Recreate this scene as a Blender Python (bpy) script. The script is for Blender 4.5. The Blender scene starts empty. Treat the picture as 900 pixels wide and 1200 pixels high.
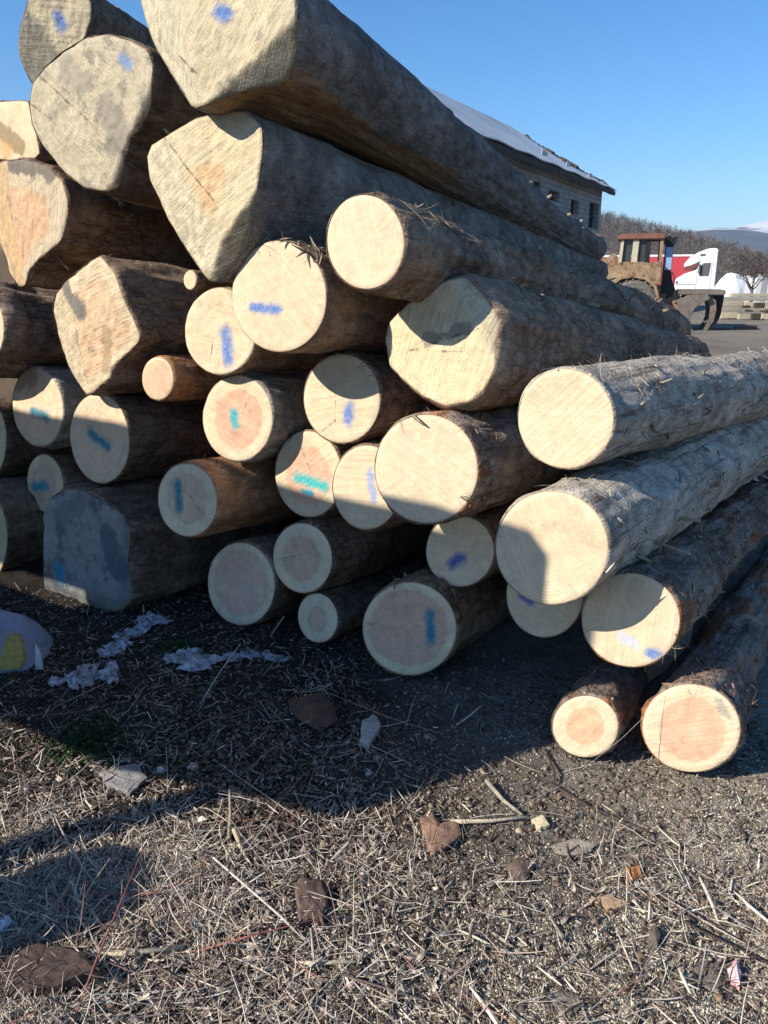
import bpy, bmesh, math, random
import numpy as np
from mathutils import Vector, Matrix
random.seed(7); RNG = np.random.default_rng(11)
R = math.radians
SC = bpy.context.scene
COL = SC.collection

# ------------------------------------------------------------------ camera
CAMH = 1.5; PITCH = R(16.7); FPX = 900.0
FW = np.array([0, math.cos(PITCH), -math.sin(PITCH)]); UP = np.array([0, math.sin(PITCH), math.cos(PITCH)])
RT = np.array([1.0, 0, 0]); CAM = np.array([0, 0, CAMH])
def ray(px, py):
    return RT * ((px - 450) / FPX) + UP * ((600 - py) / FPX) + FW
def at_y(px, py, Y):
    d = ray(px, py); return CAM + d * (Y / d[1])
def proj(p):
    v = np.asarray(p) - CAM
    z = v @ FW
    return np.array([450 + FPX * (v @ RT) / z, 600 - FPX * (v @ UP) / z])
cam = bpy.data.cameras.new('camera'); camo = bpy.data.objects.new('camera', cam); COL.objects.link(camo)
cam.sensor_fit = 'VERTICAL'; cam.sensor_height = 24; cam.sensor_width = 24; cam.lens = 24 * FPX / 1200
cam.clip_start = 0.05; cam.clip_end = 20000
camo.location = CAM; camo.rotation_euler = (R(90) - PITCH, 0, 0)
SC.camera = camo

# ------------------------------------------------------------------ numpy noise
def _h(i, j, k, s):
    n = (i * 374761393 + j * 668265263 + k * 2147483647 + s * 974634777) & 0xFFFFFFFF
    n = ((n ^ (n >> 13)) * 1274126177) & 0xFFFFFFFF
    n = ((n ^ (n >> 16)) * 2246822519) & 0xFFFFFFFF
    return ((n ^ (n >> 15)) & 0xFFFFFF) / float(0xFFFFFF)
def vn(x, y, z=0.0, s=0):
    x, y, z = np.broadcast_arrays(np.asarray(x, float), np.asarray(y, float), np.asarray(z, float))
    xi, yi, zi = np.floor(x).astype(np.int64), np.floor(y).astype(np.int64), np.floor(z).astype(np.int64)
    fx, fy, fz = x - xi, y - yi, z - zi
    fx, fy, fz = [f * f * (3 - 2 * f) for f in (fx, fy, fz)]
    c = lambda a, b, d: _h(xi + a, yi + b, zi + d, s)
    l = lambda a, b, t: a + (b - a) * t
    return l(l(l(c(0,0,0), c(1,0,0), fx), l(c(0,1,0), c(1,1,0), fx), fy),
             l(l(c(0,0,1), c(1,0,1), fx), l(c(0,1,1), c(1,1,1), fx), fy), fz) * 2 - 1
def fbm(x, y, z=0.0, s=0, o=4, g=0.5):
    t = 0.0; a = 1.0; n = 0.0
    for i in range(o):
        t = t + a * vn(np.asarray(x) * 2**i, np.asarray(y) * 2**i, np.asarray(z) * 2**i, s + 17 * i); n += a; a *= g
    return t / n
def sms(a, b, x):
    t = np.clip((np.asarray(x, float) - a) / (b - a), 0, 1); return t * t * (3 - 2 * t)

# ------------------------------------------------------------------ object helpers
def link(name, me, parent=None, loc=None):
    o = bpy.data.objects.new(name, me); COL.objects.link(o)
    if parent: o.parent = parent
    if loc is not None: o.location = loc
    return o
def mesh_np(name, V, F, mats=(), smooth=True, attrs=None, fmat=None):
    """V (n,3); F list of index lists, or array (m,k)."""
    me = bpy.data.meshes.new(name)
    V = np.asarray(V, np.float32)
    if isinstance(F, np.ndarray):
        m, k = F.shape
        me.vertices.add(len(V)); me.vertices.foreach_set('co', V.ravel())
        me.loops.add(m * k); me.loops.foreach_set('vertex_index', F.astype(np.int32).ravel())
        me.polygons.add(m); me.polygons.foreach_set('loop_start', np.arange(0, m * k, k, dtype=np.int32))
        try: me.polygons.foreach_set('loop_total', np.full(m, k, np.int32))
        except Exception: pass
        me.update(calc_edges=True)
    else:
        me.from_pydata([tuple(map(float, v)) for v in V], [], F); me.update()
    for m_ in mats: me.materials.append(m_)
    if fmat is not None: me.polygons.foreach_set('material_index', np.asarray(fmat, np.int32))
    if smooth: me.polygons.foreach_set('use_smooth', np.ones(len(me.polygons), bool))
    for n, (typ, data) in (attrs or {}).items():
        a = me.attributes.new(n, typ, 'POINT')
        data = np.asarray(data, np.float32)
        a.data.foreach_set('vector' if typ == 'FLOAT_VECTOR' else 'color' if typ == 'FLOAT_COLOR' else 'value', data.ravel())
    return me
def tag(o, label, cat=None, group=None, kind=None):
    if label: o['label'] = label
    if cat: o['category'] = cat
    if group: o['group'] = group
    if kind: o['kind'] = kind
    return o
def empty(name, loc, label, cat, group=None, rz=0):
    o = bpy.data.objects.new(name, None); COL.objects.link(o)
    o.location = loc; o.rotation_euler = (0, 0, rz); o.empty_display_size = .1
    return tag(o, label, cat, group)
class B:
    """collects shapes into one mesh"""
    def __init__(s): s.bm = bmesh.new()
    def box(s, x0, x1, y0, y1, z0, z1, bev=0.0, rot=None):
        b = bmesh.new(); bmesh.ops.create_cube(b, size=1)
        for v in b.verts: v.co = Vector(((x0+x1)/2 + v.co.x*(x1-x0), (y0+y1)/2 + v.co.y*(y1-y0), (z0+z1)/2 + v.co.z*(z1-z0)))
        if bev: bmesh.ops.bevel(b, geom=b.edges[:], offset=bev, segments=2, affect='EDGES', clamp_overlap=True)
        if rot is not None: bmesh.ops.transform(b, matrix=rot, verts=b.verts[:])
        s._add(b); return s
    def prism(s, pts, y0, y1, bev=0.0):
        """polygon in (x,z), extruded along y"""
        b = bmesh.new()
        f = b.faces.new([b.verts.new((x, y0, z)) for x, z in pts])
        r = bmesh.ops.extrude_face_region(b, geom=[f])
        for v in r['geom']:
            if isinstance(v, bmesh.types.BMVert): v.co.y = y1
        bmesh.ops.recalc_face_normals(b, faces=b.faces[:])
        if bev: bmesh.ops.bevel(b, geom=b.edges[:], offset=bev, segments=2, affect='EDGES', clamp_overlap=True)
        s._add(b); return s
    def tube(s, pts, rad, n=8):
        b = bmesh.new(); pts = [Vector(p) for p in pts]
        rad = rad if hasattr(rad, '__len__') else [rad] * len(pts)
        rings = []
        for i, p in enumerate(pts):
            t = (pts[min(i+1, len(pts)-1)] - pts[max(i-1, 0)]).normalized()
            a = t.cross(Vector((0.13, 0.21, 1)) if abs(t.z) < .95 else Vector((1, 0, 0))).normalized(); c = t.cross(a)
            rings.append([b.verts.new(p + (a*math.cos(2*math.pi*k/n) + c*math.sin(2*math.pi*k/n)) * rad[i]) for k in range(n)])
        for i in range(len(rings)-1):
            for k in range(n): b.faces.new((rings[i][k], rings[i][(k+1) % n], rings[i+1][(k+1) % n], rings[i+1][k]))
        b.faces.new(rings[0][::-1]); b.faces.new(rings[-1])
        s._add(b); return s
    def lathe_y(s, prof, cx, cy, cz, n=32):
        """profile (r, y) turned about the y axis, closed loop"""
        b = bmesh.new(); rings = []
        for k in range(n):
            a = 2*math.pi*k/n
            rings.append([b.verts.new((cx + r*math.cos(a), cy + y, cz + r*math.sin(a))) for r, y in prof])
        m = len(prof)
        for k in range(n):
            for j in range(m):
                b.faces.new((rings[k][j], rings[k][(j+1) % m], rings[(k+1) % n][(j+1) % m], rings[(k+1) % n][j]))
        bmesh.ops.recalc_face_normals(b, faces=b.faces[:])
        s._add(b); return s
    def _add(s, b):
        me = bpy.data.meshes.new('t'); b.to_mesh(me); b.free(); s.bm.from_mesh(me); bpy.data.meshes.remove(me)
    def done(s, name, mat, parent=None, smooth=False, loc=None):
        bmesh.ops.recalc_face_normals(s.bm, faces=s.bm.faces[:])
        me = bpy.data.meshes.new(name); s.bm.to_mesh(me); s.bm.free(); me.materials.append(mat)
        if smooth: me.polygons.foreach_set('use_smooth', np.ones(len(me.polygons), bool))
        return link(name, me, parent, loc)

# ------------------------------------------------------------------ material helpers
class NT:
    def __init__(s, name, rough=0.8, spec=0.25):
        s.m = bpy.data.materials.new(name); s.m.use_nodes = True; s.t = s.m.node_tree
        s.p = s.t.nodes['Principled BSDF']; s.p.inputs['Roughness'].default_value = rough
        s.p.inputs['Specular IOR Level'].default_value = spec
    def n(s, typ, **kw):
        o = s.t.nodes.new(typ)
        for k, v in kw.items(): setattr(o, k, v)
        return o
    def put(s, sock, v):
        if v is None: return
        if isinstance(v, bpy.types.NodeSocket): s.t.links.new(v, sock)
        else:
            if sock.type == 'RGBA' and len(v) == 3: v = (*v, 1)
            sock.default_value = v
    def math(s, op, a, b=None, c=None, clamp=False):
        o = s.n('ShaderNodeMath', operation=op, use_clamp=clamp)
        for i, v in enumerate((a, b, c)): s.put(o.inputs[i], v)
        return o.outputs[0]
    def vm(s, op, a, b=None, sc=None):
        o = s.n('ShaderNodeVectorMath', operation=op)
        s.put(o.inputs[0], a); s.put(o.inputs[1], b)
        if sc is not None: s.put(o.inputs['Scale'], sc)
        return o.outputs['Value'] if op in ('LENGTH', 'DOT_PRODUCT', 'DISTANCE') else o.outputs['Vector']
    def mix(s, f, a, b, mode='MIX'):
        o = s.n('ShaderNodeMix', data_type='RGBA', blend_type=mode)
        s.put(o.inputs[0], f); s.put(o.inputs[6], a); s.put(o.inputs[7], b)
        return o.outputs[2]
    def noise(s, vec, scale=5, detail=4, rough=0.55, dist=0.0, col=False):
        o = s.n('ShaderNodeTexNoise'); s.put(o.inputs['Vector'], vec); s.put(o.inputs['Scale'], scale)
        s.put(o.inputs['Detail'], detail); s.put(o.inputs['Roughness'], rough); s.put(o.inputs['Distortion'], dist)
        return o.outputs['Color' if col else 'Fac']
    def voro(s, vec, scale=5, feature='F1', out='Distance'):
        o = s.n('ShaderNodeTexVoronoi', feature=feature); s.put(o.inputs['Vector'], vec); s.put(o.inputs['Scale'], scale)
        return o.outputs[out]
    def ramp(s, f, a, b, lo=0.0, hi=1.0):
        o = s.n('ShaderNodeMapRange', interpolation_type='SMOOTHSTEP'); s.put(o.inputs[0], f)
        for i, v in enumerate((a, b, lo, hi)): s.put(o.inputs[i+1], v)
        return o.outputs[0]
    def attr(s, name, out='Vector', typ='GEOMETRY'):
        o = s.n('ShaderNodeAttribute', attribute_name=name, attribute_type=typ); return o.outputs[out]
    def scale(s, v, xyz): return s.vm('MULTIPLY', v, xyz)
    def sep(s, v):
        o = s.n('ShaderNodeSeparateXYZ'); s.put(o.inputs[0], v); return o.outputs
    def gain(s, col, fac):
        """multiply a colour by a scalar socket"""
        return s.vm('SCALE', col, sc=fac)
    def objrand(s): return s.n('ShaderNodeObjectInfo').outputs['Random']
    def coord(s, k='Object'): return s.n('ShaderNodeTexCoord').outputs[k]
    def bump(s, h, strength=0.5, dist=0.01):
        o = s.n('ShaderNodeBump'); s.put(o.inputs['Height'], h); s.put(o.inputs['Strength'], strength); s.put(o.inputs['Distance'], dist)
        s.t.links.new(o.outputs[0], s.p.inputs['Normal'])
    def out(s, col, rough=None):
        s.put(s.p.inputs['Base Color'], col)
        if rough is not None: s.put(s.p.inputs['Roughness'], rough)
        return s.m

def simple_mat(name, col, rough=.7, var=.25, scale=6, col2=None, metal=0, bump=.2, rust=None):
    k = NT(name, rough); c = k.coord()
    n1 = k.noise(c, scale, 6, .65); n2 = k.noise(c, scale * 9, 3)
    base = k.mix(k.ramp(n1, .35, .7), col, col2 or tuple(v * (1 - var) for v in col))
    if rust: base = k.mix(k.ramp(k.noise(c, scale * .7, 8, .7), rust[1], rust[1] + .12), base, rust[0])
    base = k.gain(base, k.ramp(n2, .2, .8, 1 - var, 1 + var * .6))
    k.p.inputs['Metallic'].default_value = metal
    if bump: k.bump(n1, bump, .02)
    return k.out(base)

def col_mat(name, rough=.85, bump=True, trans=0.0):
    """colour of each element comes from its own 'tint' attribute"""
    k = NT(name, rough, .2); c = k.attr('tint', 'Color')
    n = k.noise(k.coord(), 90, 3)
    return k.out(k.gain(c, k.ramp(n, .2, .8, .65, 1.25)))

# ------------------------------------------------------------------ cut log ends
SAP = (.66, .53, .365); PINK = (.59, .345, .23)
BLUE = (.085, .185, .46); TEAL = (.0, .36, .40); DBLUE = (.05, .12, .42)
def seg_dist(k, p, a, b):
    a = np.array([a[0], a[1], 0.]); b = np.array([b[0], b[1], 0.]); ba = b - a; l2 = max(float(ba @ ba), 1e-8)
    pa = k.vm('SUBTRACT', p, tuple(a))
    h = k.math('DIVIDE', k.vm('DOT_PRODUCT', pa, tuple(ba)), l2, clamp=True)
    return k.vm('LENGTH', k.vm('SUBTRACT', pa, k.vm('SCALE', tuple(ba), sc=h)))
def end_mat(name, sap=SAP, heart=None, hr=.7, dirt=0.0, dirtcol=(.24, .215, .17), paint=(), cracks=(), seed=0.0, saw=None,
            patches=(), rough_tex=.5, fcol=()):
    k = NT(name, .75, .2)
    fp = k.attr('fp'); x, y, fr = k.sep(fp)
    o = k.n('ShaderNodeCombineXYZ'); k.put(o.inputs[0], x); k.put(o.inputs[1], y); k.put(o.inputs[2], 0.0)
    p = o.outputs[0]; ps = k.vm('ADD', p, (seed * 3.17, seed * 1.71, seed * 5.3))
    n_lo = k.noise(ps, 7, 3); n_mid = k.noise(ps, 28, 5, .6); n_hi = k.noise(ps, 160, 4, .7)
    offc = k.math('MULTIPLY', k.math('SUBTRACT', 1.0, fr), k.math('ADD', k.math('MULTIPLY', x, 1.1*math.cos(seed*2.7)), k.math('MULTIPLY', y, 1.1*math.sin(seed*2.7))))
    frd = k.math('ADD', k.math('ADD', fr, offc), k.math('MULTIPLY', k.math('SUBTRACT', n_lo, .5), .16))
    col = k.mix(k.ramp(frd, .80, .97), tuple(v * f for v, f in zip(sap, (.97, .955, .93))), sap)
    if heart:
        frd = k.math('ADD', frd, k.math('MULTIPLY', k.math('SUBTRACT', n_mid, .5), .10))
        m = k.ramp(frd, hr - .05, hr + .05, 1, 0)
        hc = k.mix(k.ramp(n_mid, .3, .7), heart, tuple(a * .75 + b * .25 for a, b in zip(heart, sap)))
        col = k.mix(m, col, hc)
        edge = k.math('MULTIPLY', k.ramp(frd, hr - .05, hr, 0, 1), k.ramp(frd, hr, hr + .07, 1, 0))
        col = k.mix(k.math('MULTIPLY', edge, .35), col, tuple(a * .78 for a in heart))
    # growth rings, mottling, saw tracks
    ring = k.math('SINE', k.math('MULTIPLY', k.math('ADD', frd, k.math('MULTIPLY', n_mid, .035)), 120.0))
    ring2 = k.math('SINE', k.math('MULTIPLY', frd, 33.0))
    g = k.math('ADD', 1.0, k.math('MULTIPLY', ring, k.ramp(n_lo, .36, .62, .02, .075))); g = k.math('ADD', g, k.math('MULTIPLY', ring2, k.ramp(n_lo, .35, .6, .018, .0)))
    sa = saw if saw is not None else (seed * 1.9) % 3.14
    ca, sn = math.cos(sa), math.sin(sa)
    o2 = k.n('ShaderNodeCombineXYZ')
    k.put(o2.inputs[0], k.math('ADD', k.math('MULTIPLY', x, ca * 5), k.math('MULTIPLY', y, sn * 5)))
    k.put(o2.inputs[1], k.math('ADD', k.math('MULTIPLY', x, -sn * 75), k.math('MULTIPLY', y, ca * 75)))
    k.put(o2.inputs[2], seed)
    sawn = k.noise(o2.outputs[0], 1.0, 3, .6)
    g = k.math('ADD', g, k.math('MULTIPLY', k.math('SUBTRACT', sawn, .5), .42 * rough_tex + .12))
    g = k.math('ADD', g, k.math('MULTIPLY', k.math('SUBTRACT', n_mid, .5), .38 * rough_tex + .12))
    g = k.math('ADD', g, k.math('MULTIPLY', k.math('SUBTRACT', n_lo, .5), .30))
    g = k.math('ADD', g, k.math('MULTIPLY', k.math('SUBTRACT', n_hi, .5), .30))
    col = k.gain(col, g)
    rv = k.vm('NORMALIZE', p); rv = k.vm('ADD', k.vm('SCALE', rv, sc=7.5), k.vm('SCALE', p, sc=1.4)); rv = k.vm('ADD', rv, (seed, seed * 2.3, 0))
    rn = k.math('ABSOLUTE', k.math('SUBTRACT', k.noise(rv, 1.0, 4, .7), .5))
    chk = k.math('MULTIPLY', k.ramp(rn, .004, .020, 1, 0), k.ramp(k.noise(ps, 11, 3), .44, .62))
    col = k.mix(k.math('MULTIPLY', chk, k.ramp(fr, .12, .35, 0, .34)), col, (.26, .17, .10))
    smu = k.noise(ps, 5.5, 8, .72)
    col = k.mix(k.ramp(smu, .57, .70, 0, .38), col, (.40, .31, .20))
    for i, fc in enumerate(fcol):
        if fc: col = k.mix(k.math('MULTIPLY', k.attr('facet_%d' % i, 'Fac'), .92), col, k.gain(k.mix(k.ramp(n_mid, .35, .65), fc, tuple(v * .68 for v in fc)), k.ramp(n_hi, .2, .8, .7, 1.3)))
    # darker band under the bark
    col = k.mix(k.ramp(k.math('ADD', fr, k.math('MULTIPLY', n_mid, .02)), .982, 1.0, 0, .55), col, (.34, .20, .10))
    # weathering / soil on the cut, shaped by noise
    if dirt:
        dn = k.math('ADD', k.math('MULTIPLY', k.noise(ps, 9, 7, .68), .75), k.math('MULTIPLY', sawn, .25))
        dm = k.ramp(dn, .68 - .38 * dirt, .80 - .38 * dirt, 0, .9)
        dc = k.mix(k.ramp(n_hi, .3, .7), dirtcol, tuple(v * .6 for v in dirtcol))
        col = k.mix(dm, col, dc)
    for (a, b, w, c, st) in patches:        # stains, and one painted shadow, with a shape of their own
        d = k.math('ADD', seed_noise(k, ps, 14, .10), seg_dist(k, p, a, b))
        col = k.mix(k.ramp(d, w * .6, w * 1.15, st, 0), col, k.mix(k.ramp(n_hi, .3, .7), c, tuple(v * .72 for v in c)))
    for (a, b, w) in cracks:
        d = k.math('ADD', seed_noise(k, ps, 22, .022), seg_dist(k, p, a, b))
        col = k.mix(k.math('MULTIPLY', k.ramp(d, w * .25, w * .8, .75, 0), k.ramp(k.noise(ps, 31, 2), .38, .55, .25, 1)), col, (.16, .105, .065))
    for (a, b, w, c) in paint:              # sprayed marks
        d = k.math('ADD', seed_noise(k, ps, 26, .045), seg_dist(k, p, a, b))
        cover = k.ramp(k.noise(ps, 70, 5, .7), .30, .58, .62, 1)
        col = k.mix(k.math('MULTIPLY', k.ramp(d, w * .15, w * 1.35, .97, 0), cover), col, c)
    h = k.math('ADD', k.math('MULTIPLY', sawn, .8), k.math('ADD', k.math('MULTIPLY', n_hi, .5), n_mid))
    k.bump(h, .45 + .5 * rough_tex, .004 + .004 * rough_tex)
    return k.out(col)
def seed_noise(k, ps, sc, amp):
    return k.math('MULTIPLY', k.math('SUBTRACT', k.noise(ps, sc, 5, .65), .5), amp)

# ------------------------------------------------------------------ bark
def bark_mat(name, c1, c2, c3, wood=None, wood_t=.7, crack=.5, bump=.8, lum=1.0, flaky=.5, bare=None, stretch=.4, plates=.55):
    """c1 main, c2 second tone, c3 dark in the cracks; wood: bared wood / inner bark patches"""
    k = NT(name, .9, .15); bp = k.attr('bp')
    rnd = k.objrand(); bo = k.vm('ADD', bp, k.vm('SCALE', (31.0, 17.0, 23.0), sc=rnd))
    st = k.scale(bo, (1, 1, stretch)); st2 = k.scale(bo, (1, 1, stretch*.33))
    n1 = k.noise(st, 9, 6, .62, .4); n2 = k.noise(bo, 30, 5, .68); n3 = k.noise(st2, 42, 4, .6, .3); n4 = k.noise(bo, 3.2, 4, .6)
    nf = k.noise(bo, 150, 3, .7)
    col = k.mix(k.ramp(n1, .36, .66), c1, c2)
    col = k.mix(k.ramp(n4, .42, .68, 0, .6), col, tuple(a * .55 + b * .45 for a, b in zip(c3, c1)))
    col = k.mix(k.ramp(n2, .52, .72, 0, flaky), col, c3)
    col = k.mix(k.ramp(n3, .54, .68, 0, crack), col, c3)
    pd = k.vm('ADD', k.scale(bo, (1, 1, .45)), k.vm('SCALE', k.noise(bo, 14, 3, .6, col=True), sc=.05))
    pl = k.ramp(k.voro(pd, 24, 'DISTANCE_TO_EDGE'), .02, .13, 1, 0); pl = k.math('MULTIPLY', pl, k.ramp(n4, .35, .6))
    col = k.mix(k.math('MULTIPLY', pl, plates), col, c3)
    col = k.gain(col, k.ramp(k.noise(bo, 13, 3, .6), .3, .7, .72, 1.25))
    if wood:
        wn = k.noise(k.scale(bo, (1, 1, .35)), 4.5, 7, .66, .5)
        wc = k.mix(k.ramp(n3, .35, .65), wood, tuple(v * .6 for v in wood))
        wm = k.ramp(wn, wood_t, wood_t + .07)
        if bare:
            xy = k.vm('NORMALIZE', k.scale(bp, (1, 1, 0))); dt = k.vm('DOT_PRODUCT', xy, (math.cos(bare[0]), math.sin(bare[0]), 0))
            bm_ = k.ramp(k.math('ADD', dt, k.math('MULTIPLY', k.math('SUBTRACT', wn, .5), 1.1)), bare[1] - .08, bare[1] + .08)
            wm = k.math('MAXIMUM', wm, k.math('MULTIPLY', bm_, k.ramp(k.sep(bp)[2], bare[2] - .4, bare[2] + .4, 1, 0)))
        col = k.mix(wm, col, wc)
    col = k.gain(col, k.math('MULTIPLY', k.ramp(nf, .2, .8, .6 * lum, 1.35 * lum), k.math('ADD', .85, k.math('MULTIPLY', rnd, .3))))
    h = k.math('ADD', k.math('ADD', k.math('SUBTRACT', k.math('MULTIPLY', n1, 1.1), k.math('MULTIPLY', pl, .5 * plates)), k.math('MULTIPLY', n2, .9)), k.math('ADD', k.math('MULTIPLY', n3, -.9), k.math('MULTIPLY', nf, .35)))
    k.bump(h, bump, .022)
    return k.out(col)
BARK = {
 'brown': bark_mat('bark_brown', (.27, .18, .12), (.40, .295, .205), (.075, .048, .033), (.38, .185, .085), .62),
 'dark':  bark_mat('bark_dark_brown', (.21, .145, .102), (.32, .245, .18), (.058, .039, .028), (.32, .18, .095), .66),
 'grey':  bark_mat('bark_weathered_grey', (.27, .235, .20), (.40, .36, .305), (.085, .068, .053), (.40, .27, .15), .68, .3, 1.0, 1.0, .6, None, .8, .25),
 'pale':  bark_mat('bark_pale_grey', (.56, .49, .405), (.69, .61, .51), (.16, .12, .088), (.42, .29, .18), .72, .75, 1.0, 1.0, .5, None, .28, .3),
 'red':   bark_mat('bark_bared_orange', (.44, .205, .095), (.58, .33, .17), (.14, .065, .035), (.60, .42, .24), .60, .35, .45, 1.0, .3),
 'grey_bared': bark_mat('bark_grey_with_bared_wood', (.25, .225, .205), (.36, .33, .295), (.085, .07, .058), (.46, .30, .16), .76, .25, 1.0, 1.0, .75, (-1.25, .86, 1.5), .9, .15),
 'spruce': bark_mat('bark_reddish_grey', (.29, .21, .16), (.42, .34, .275), (.09, .055, .04), (.44, .19, .095), .53, .6, 1.0),
}
PLAINEND = None
# ------------------------------------------------------------------ logs
AZ = R(33.5); DLOG = np.array([math.sin(AZ), math.cos(AZ), 0.0])
NT_ = 96
PILE = 'logs of the large log pile'
PLAIN = end_mat('plain_cut_wood', rough_tex=.8, dirt=.5)
fib_mat = col_mat('bark_fibre')
LOGS = {}
def ell(cx, cy, rx, ry, rot=0, n=48):
    a = np.linspace(0, 2*np.pi, n, endpoint=False); c, s = math.cos(R(rot)), math.sin(R(rot))
    X, Y = rx*np.cos(a), ry*np.sin(a)
    return np.stack([cx + X*c - Y*s, cy + X*s + Y*c], 1)
def log(label, outline, s, bark='brown', vp=(1050, 440), end=None, L=4.0, taper=.86, flare=.0, facets=(), rag=.006, barkt=.007,
        amp=.012, prof=None, bend=None, knots=(), fib=0, fibcol=((.45, .38, .28), (.25, .19, .13)), fibreg=(0, 2.2), fibth=(-.6, 2.6), stubs=(), rim_sharp=False, group=PILE,
        fine=True, ctr=None, lump=.02, **em):
    outline = np.asarray(outline, float); poly = len(outline) < 40
    if poly: outline = np.concatenate([outline[i] + (outline[(i+1) % len(outline)] - outline[i])*np.linspace(0, 1, 10, endpoint=False)[:, None] for i in range(len(outline))])
    idx = len(LOGS); seed = idx * 1.37 + .5
    c_px = np.array(ctr) if ctr is not None else (outline.min(0) + outline.max(0)) / 2
    d0 = ray(*c_px); C = CAM + d0 * (s / (DLOG @ d0))
    # the plane through the near face sits at depth s along the pile, camera offset included
    if end is not None:
        de = ray(end[0], end[1]); rel = CAM - C; a_ = de @ de; b_ = 2 * rel @ de; c_ = rel @ rel - L*L
        t = (-b_ + math.sqrt(max(b_*b_ - 4*a_*c_, 0))) / (2*a_); ax = CAM + de*t - C
    else: ax = ray(*vp)
    ax = ax / np.linalg.norm(ax)
    e1 = np.cross(ax, [0, 0, 1]); e1 /= np.linalg.norm(e1); e2 = np.cross(e1, ax)
    rays = np.array([ray(*q) for q in outline])
    def G(u, v, r0):
        g = np.zeros_like(u)
        for (a, b, c) in facets: g = np.maximum(g, a*u + b*v + c*r0)   # metres set back along the log
        return g
    def trace(off):
        t = ((C - CAM) @ ax + off) / (rays @ ax)
        P = CAM + rays * t[:, None] - C
        return P @ e1, P @ e2
    u, v = trace(0.0); r0 = float(np.mean(np.hypot(u - u.mean(), v - v.mean())))
    go_ = np.zeros_like(u)
    for _ in range(14):
        go_ = .5*go_ + .5*G(u, v, r0); u, v = trace(go_)
    th = np.arctan2(v, u); rr = np.hypot(u, v); o = np.argsort(th); th, rr = th[o], rr[o]
    T = np.linspace(-np.pi, np.pi, NT_, endpoint=False)
    r = np.interp(T, np.r_[th[-1]-2*np.pi, th, th[0]+2*np.pi], np.r_[rr[-1], rr, rr[0]])
    kern = np.array([.1, .8, .1]) if poly else np.array([.2, .6, .2]); r = kern[0]*np.roll(r, 1) + kern[1]*r + kern[2]*np.roll(r, -1)
    ct, st = np.cos(T), np.sin(T)
    rmean = float(r.mean())
    # low pass of the profile for the far part
    F = np.fft.rfft(r); F[4:] = 0; rlow = np.fft.irfft(F, NT_); rlow = .35*rlow + .65*rmean
    # ---- cut end
    NR = 34 if facets else 16; fr = np.linspace(0, 1, NR + 1)[1:]
    U = np.r_[0, (fr[:, None]*r*ct).ravel()]; Vv = np.r_[0, (fr[:, None]*r*st).ravel()]
    FR = np.r_[0, np.repeat(fr, NT_)]
    rough = .0022 + .006*em.get('rough_tex', .5)**2 * (.75 if facets else .4)
    off = G(U, Vv, r0) + fbm(U*14+seed, Vv*14, seed, idx, 4)*rough + fbm(U*4+seed, Vv*4, seed, idx+5, 2)*rough*1.2 + (fbm(U*38, Vv*38, seed, idx+6, 2)*rough*.8 if facets else 0)
    off += np.where(FR > .999, .004, 0)
    P = e1*U[:, None] + e2*Vv[:, None] + ax*off[:, None]
    q = lambda i, k: 1 + i*NT_ + (k % NT_)
    faces = [[0, q(0, k), q(0, k+1)] for k in range(NT_)] + [[q(i, k), q(i+1, k), q(i+1, k+1), q(i, k+1)] for i in range(NR-1) for k in range(NT_)]
    faces = [f[::-1] for f in faces] if np.cross(e1, e2) @ ax > 0 else faces
    root = empty('log', C, label, 'log', group)
    zb = C[2] - rmean
    # paint, cracks, patches given in photo pixels -> face coordinates
    def fpx(q_):
        d = ray(*q_); t = ((C - CAM) @ ax) / (d @ ax); p = CAM + d*t - C; 
        g = float(G(np.array([p @ e1]), np.array([p @ e2]), r0)[0]); p = CAM + d*((C - CAM) @ ax + g)/(d @ ax) - C
        return (float(p @ e1), float(p @ e2))
    pxs = (d0 @ FW) * s / (DLOG @ d0) / FPX
    em2 = dict(em)
    for key in ('paint', 'patches', 'cracks'):
        if key in em2: em2[key] = [(fpx(e[0]), fpx(e[1]), e[2]*pxs) + tuple(e[3:]) for e in em2[key]]
    m = end_mat('cut_end_wood', seed=seed, **em2)
    att = {'fp': ('FLOAT_VECTOR', np.stack([U, Vv, FR], 1))}; gm_ = G(U, Vv, r0)
    for i_, (a, b, c) in enumerate(facets):
        gi = a*U + b*Vv + c*r0 + .012*fbm(U*25, Vv*25, seed, 3, 3); att['facet_%d' % i_] = ('FLOAT', np.where(gi >= gm_ - .012, np.clip(gi/.012, 0, 1), 0))
    fme = mesh_np('cut_end', P, faces, [m], True, att)
    fo = link('cut_end', fme, root)
    # ---- body
    grim = (G(r*ct, r*st, r0))
    W = np.unique(np.r_[0, .004, .012, .025, np.linspace(.045, 1.2, 46), np.linspace(1.2, L, int((L - 1.2)/.045))]) if fine else np.linspace(0, L, 40)
    TT, WW = np.meshgrid(T, W)
    rb = r[None, :] + (rlow - r)[None, :]*sms(0.05, 1.0, WW)
    tp = 1 - (1 - taper)*WW/L
    if prof: tp = np.interp(WW, [q[0] for q in prof], [q[1] for q in prof]); tp = sum(np.interp(np.maximum(WW + d_, 0), [q[0] for q in prof], [q[1] for q in prof]) for d_ in (-.2, -.1, 0, .1, .2))/5
    tp = tp * (1 + flare*np.exp(-WW/.28))/(1 + flare)
    rad = rb*tp
    X, Y = np.cos(TT)*rmean, np.sin(TT)*rmean
    fade = sms(0, .06, WW)
    nz = fbm(X*11, Y*11, WW*3.2 + seed*7, idx, 4, .55)*amp*1.3 + fbm(X*46, Y*46, WW*3.0 + seed*2, idx+7, 2)*amp*.75 + fbm(X*34, Y*34, WW*16 + seed, idx+3, 2)*amp*.5
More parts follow.
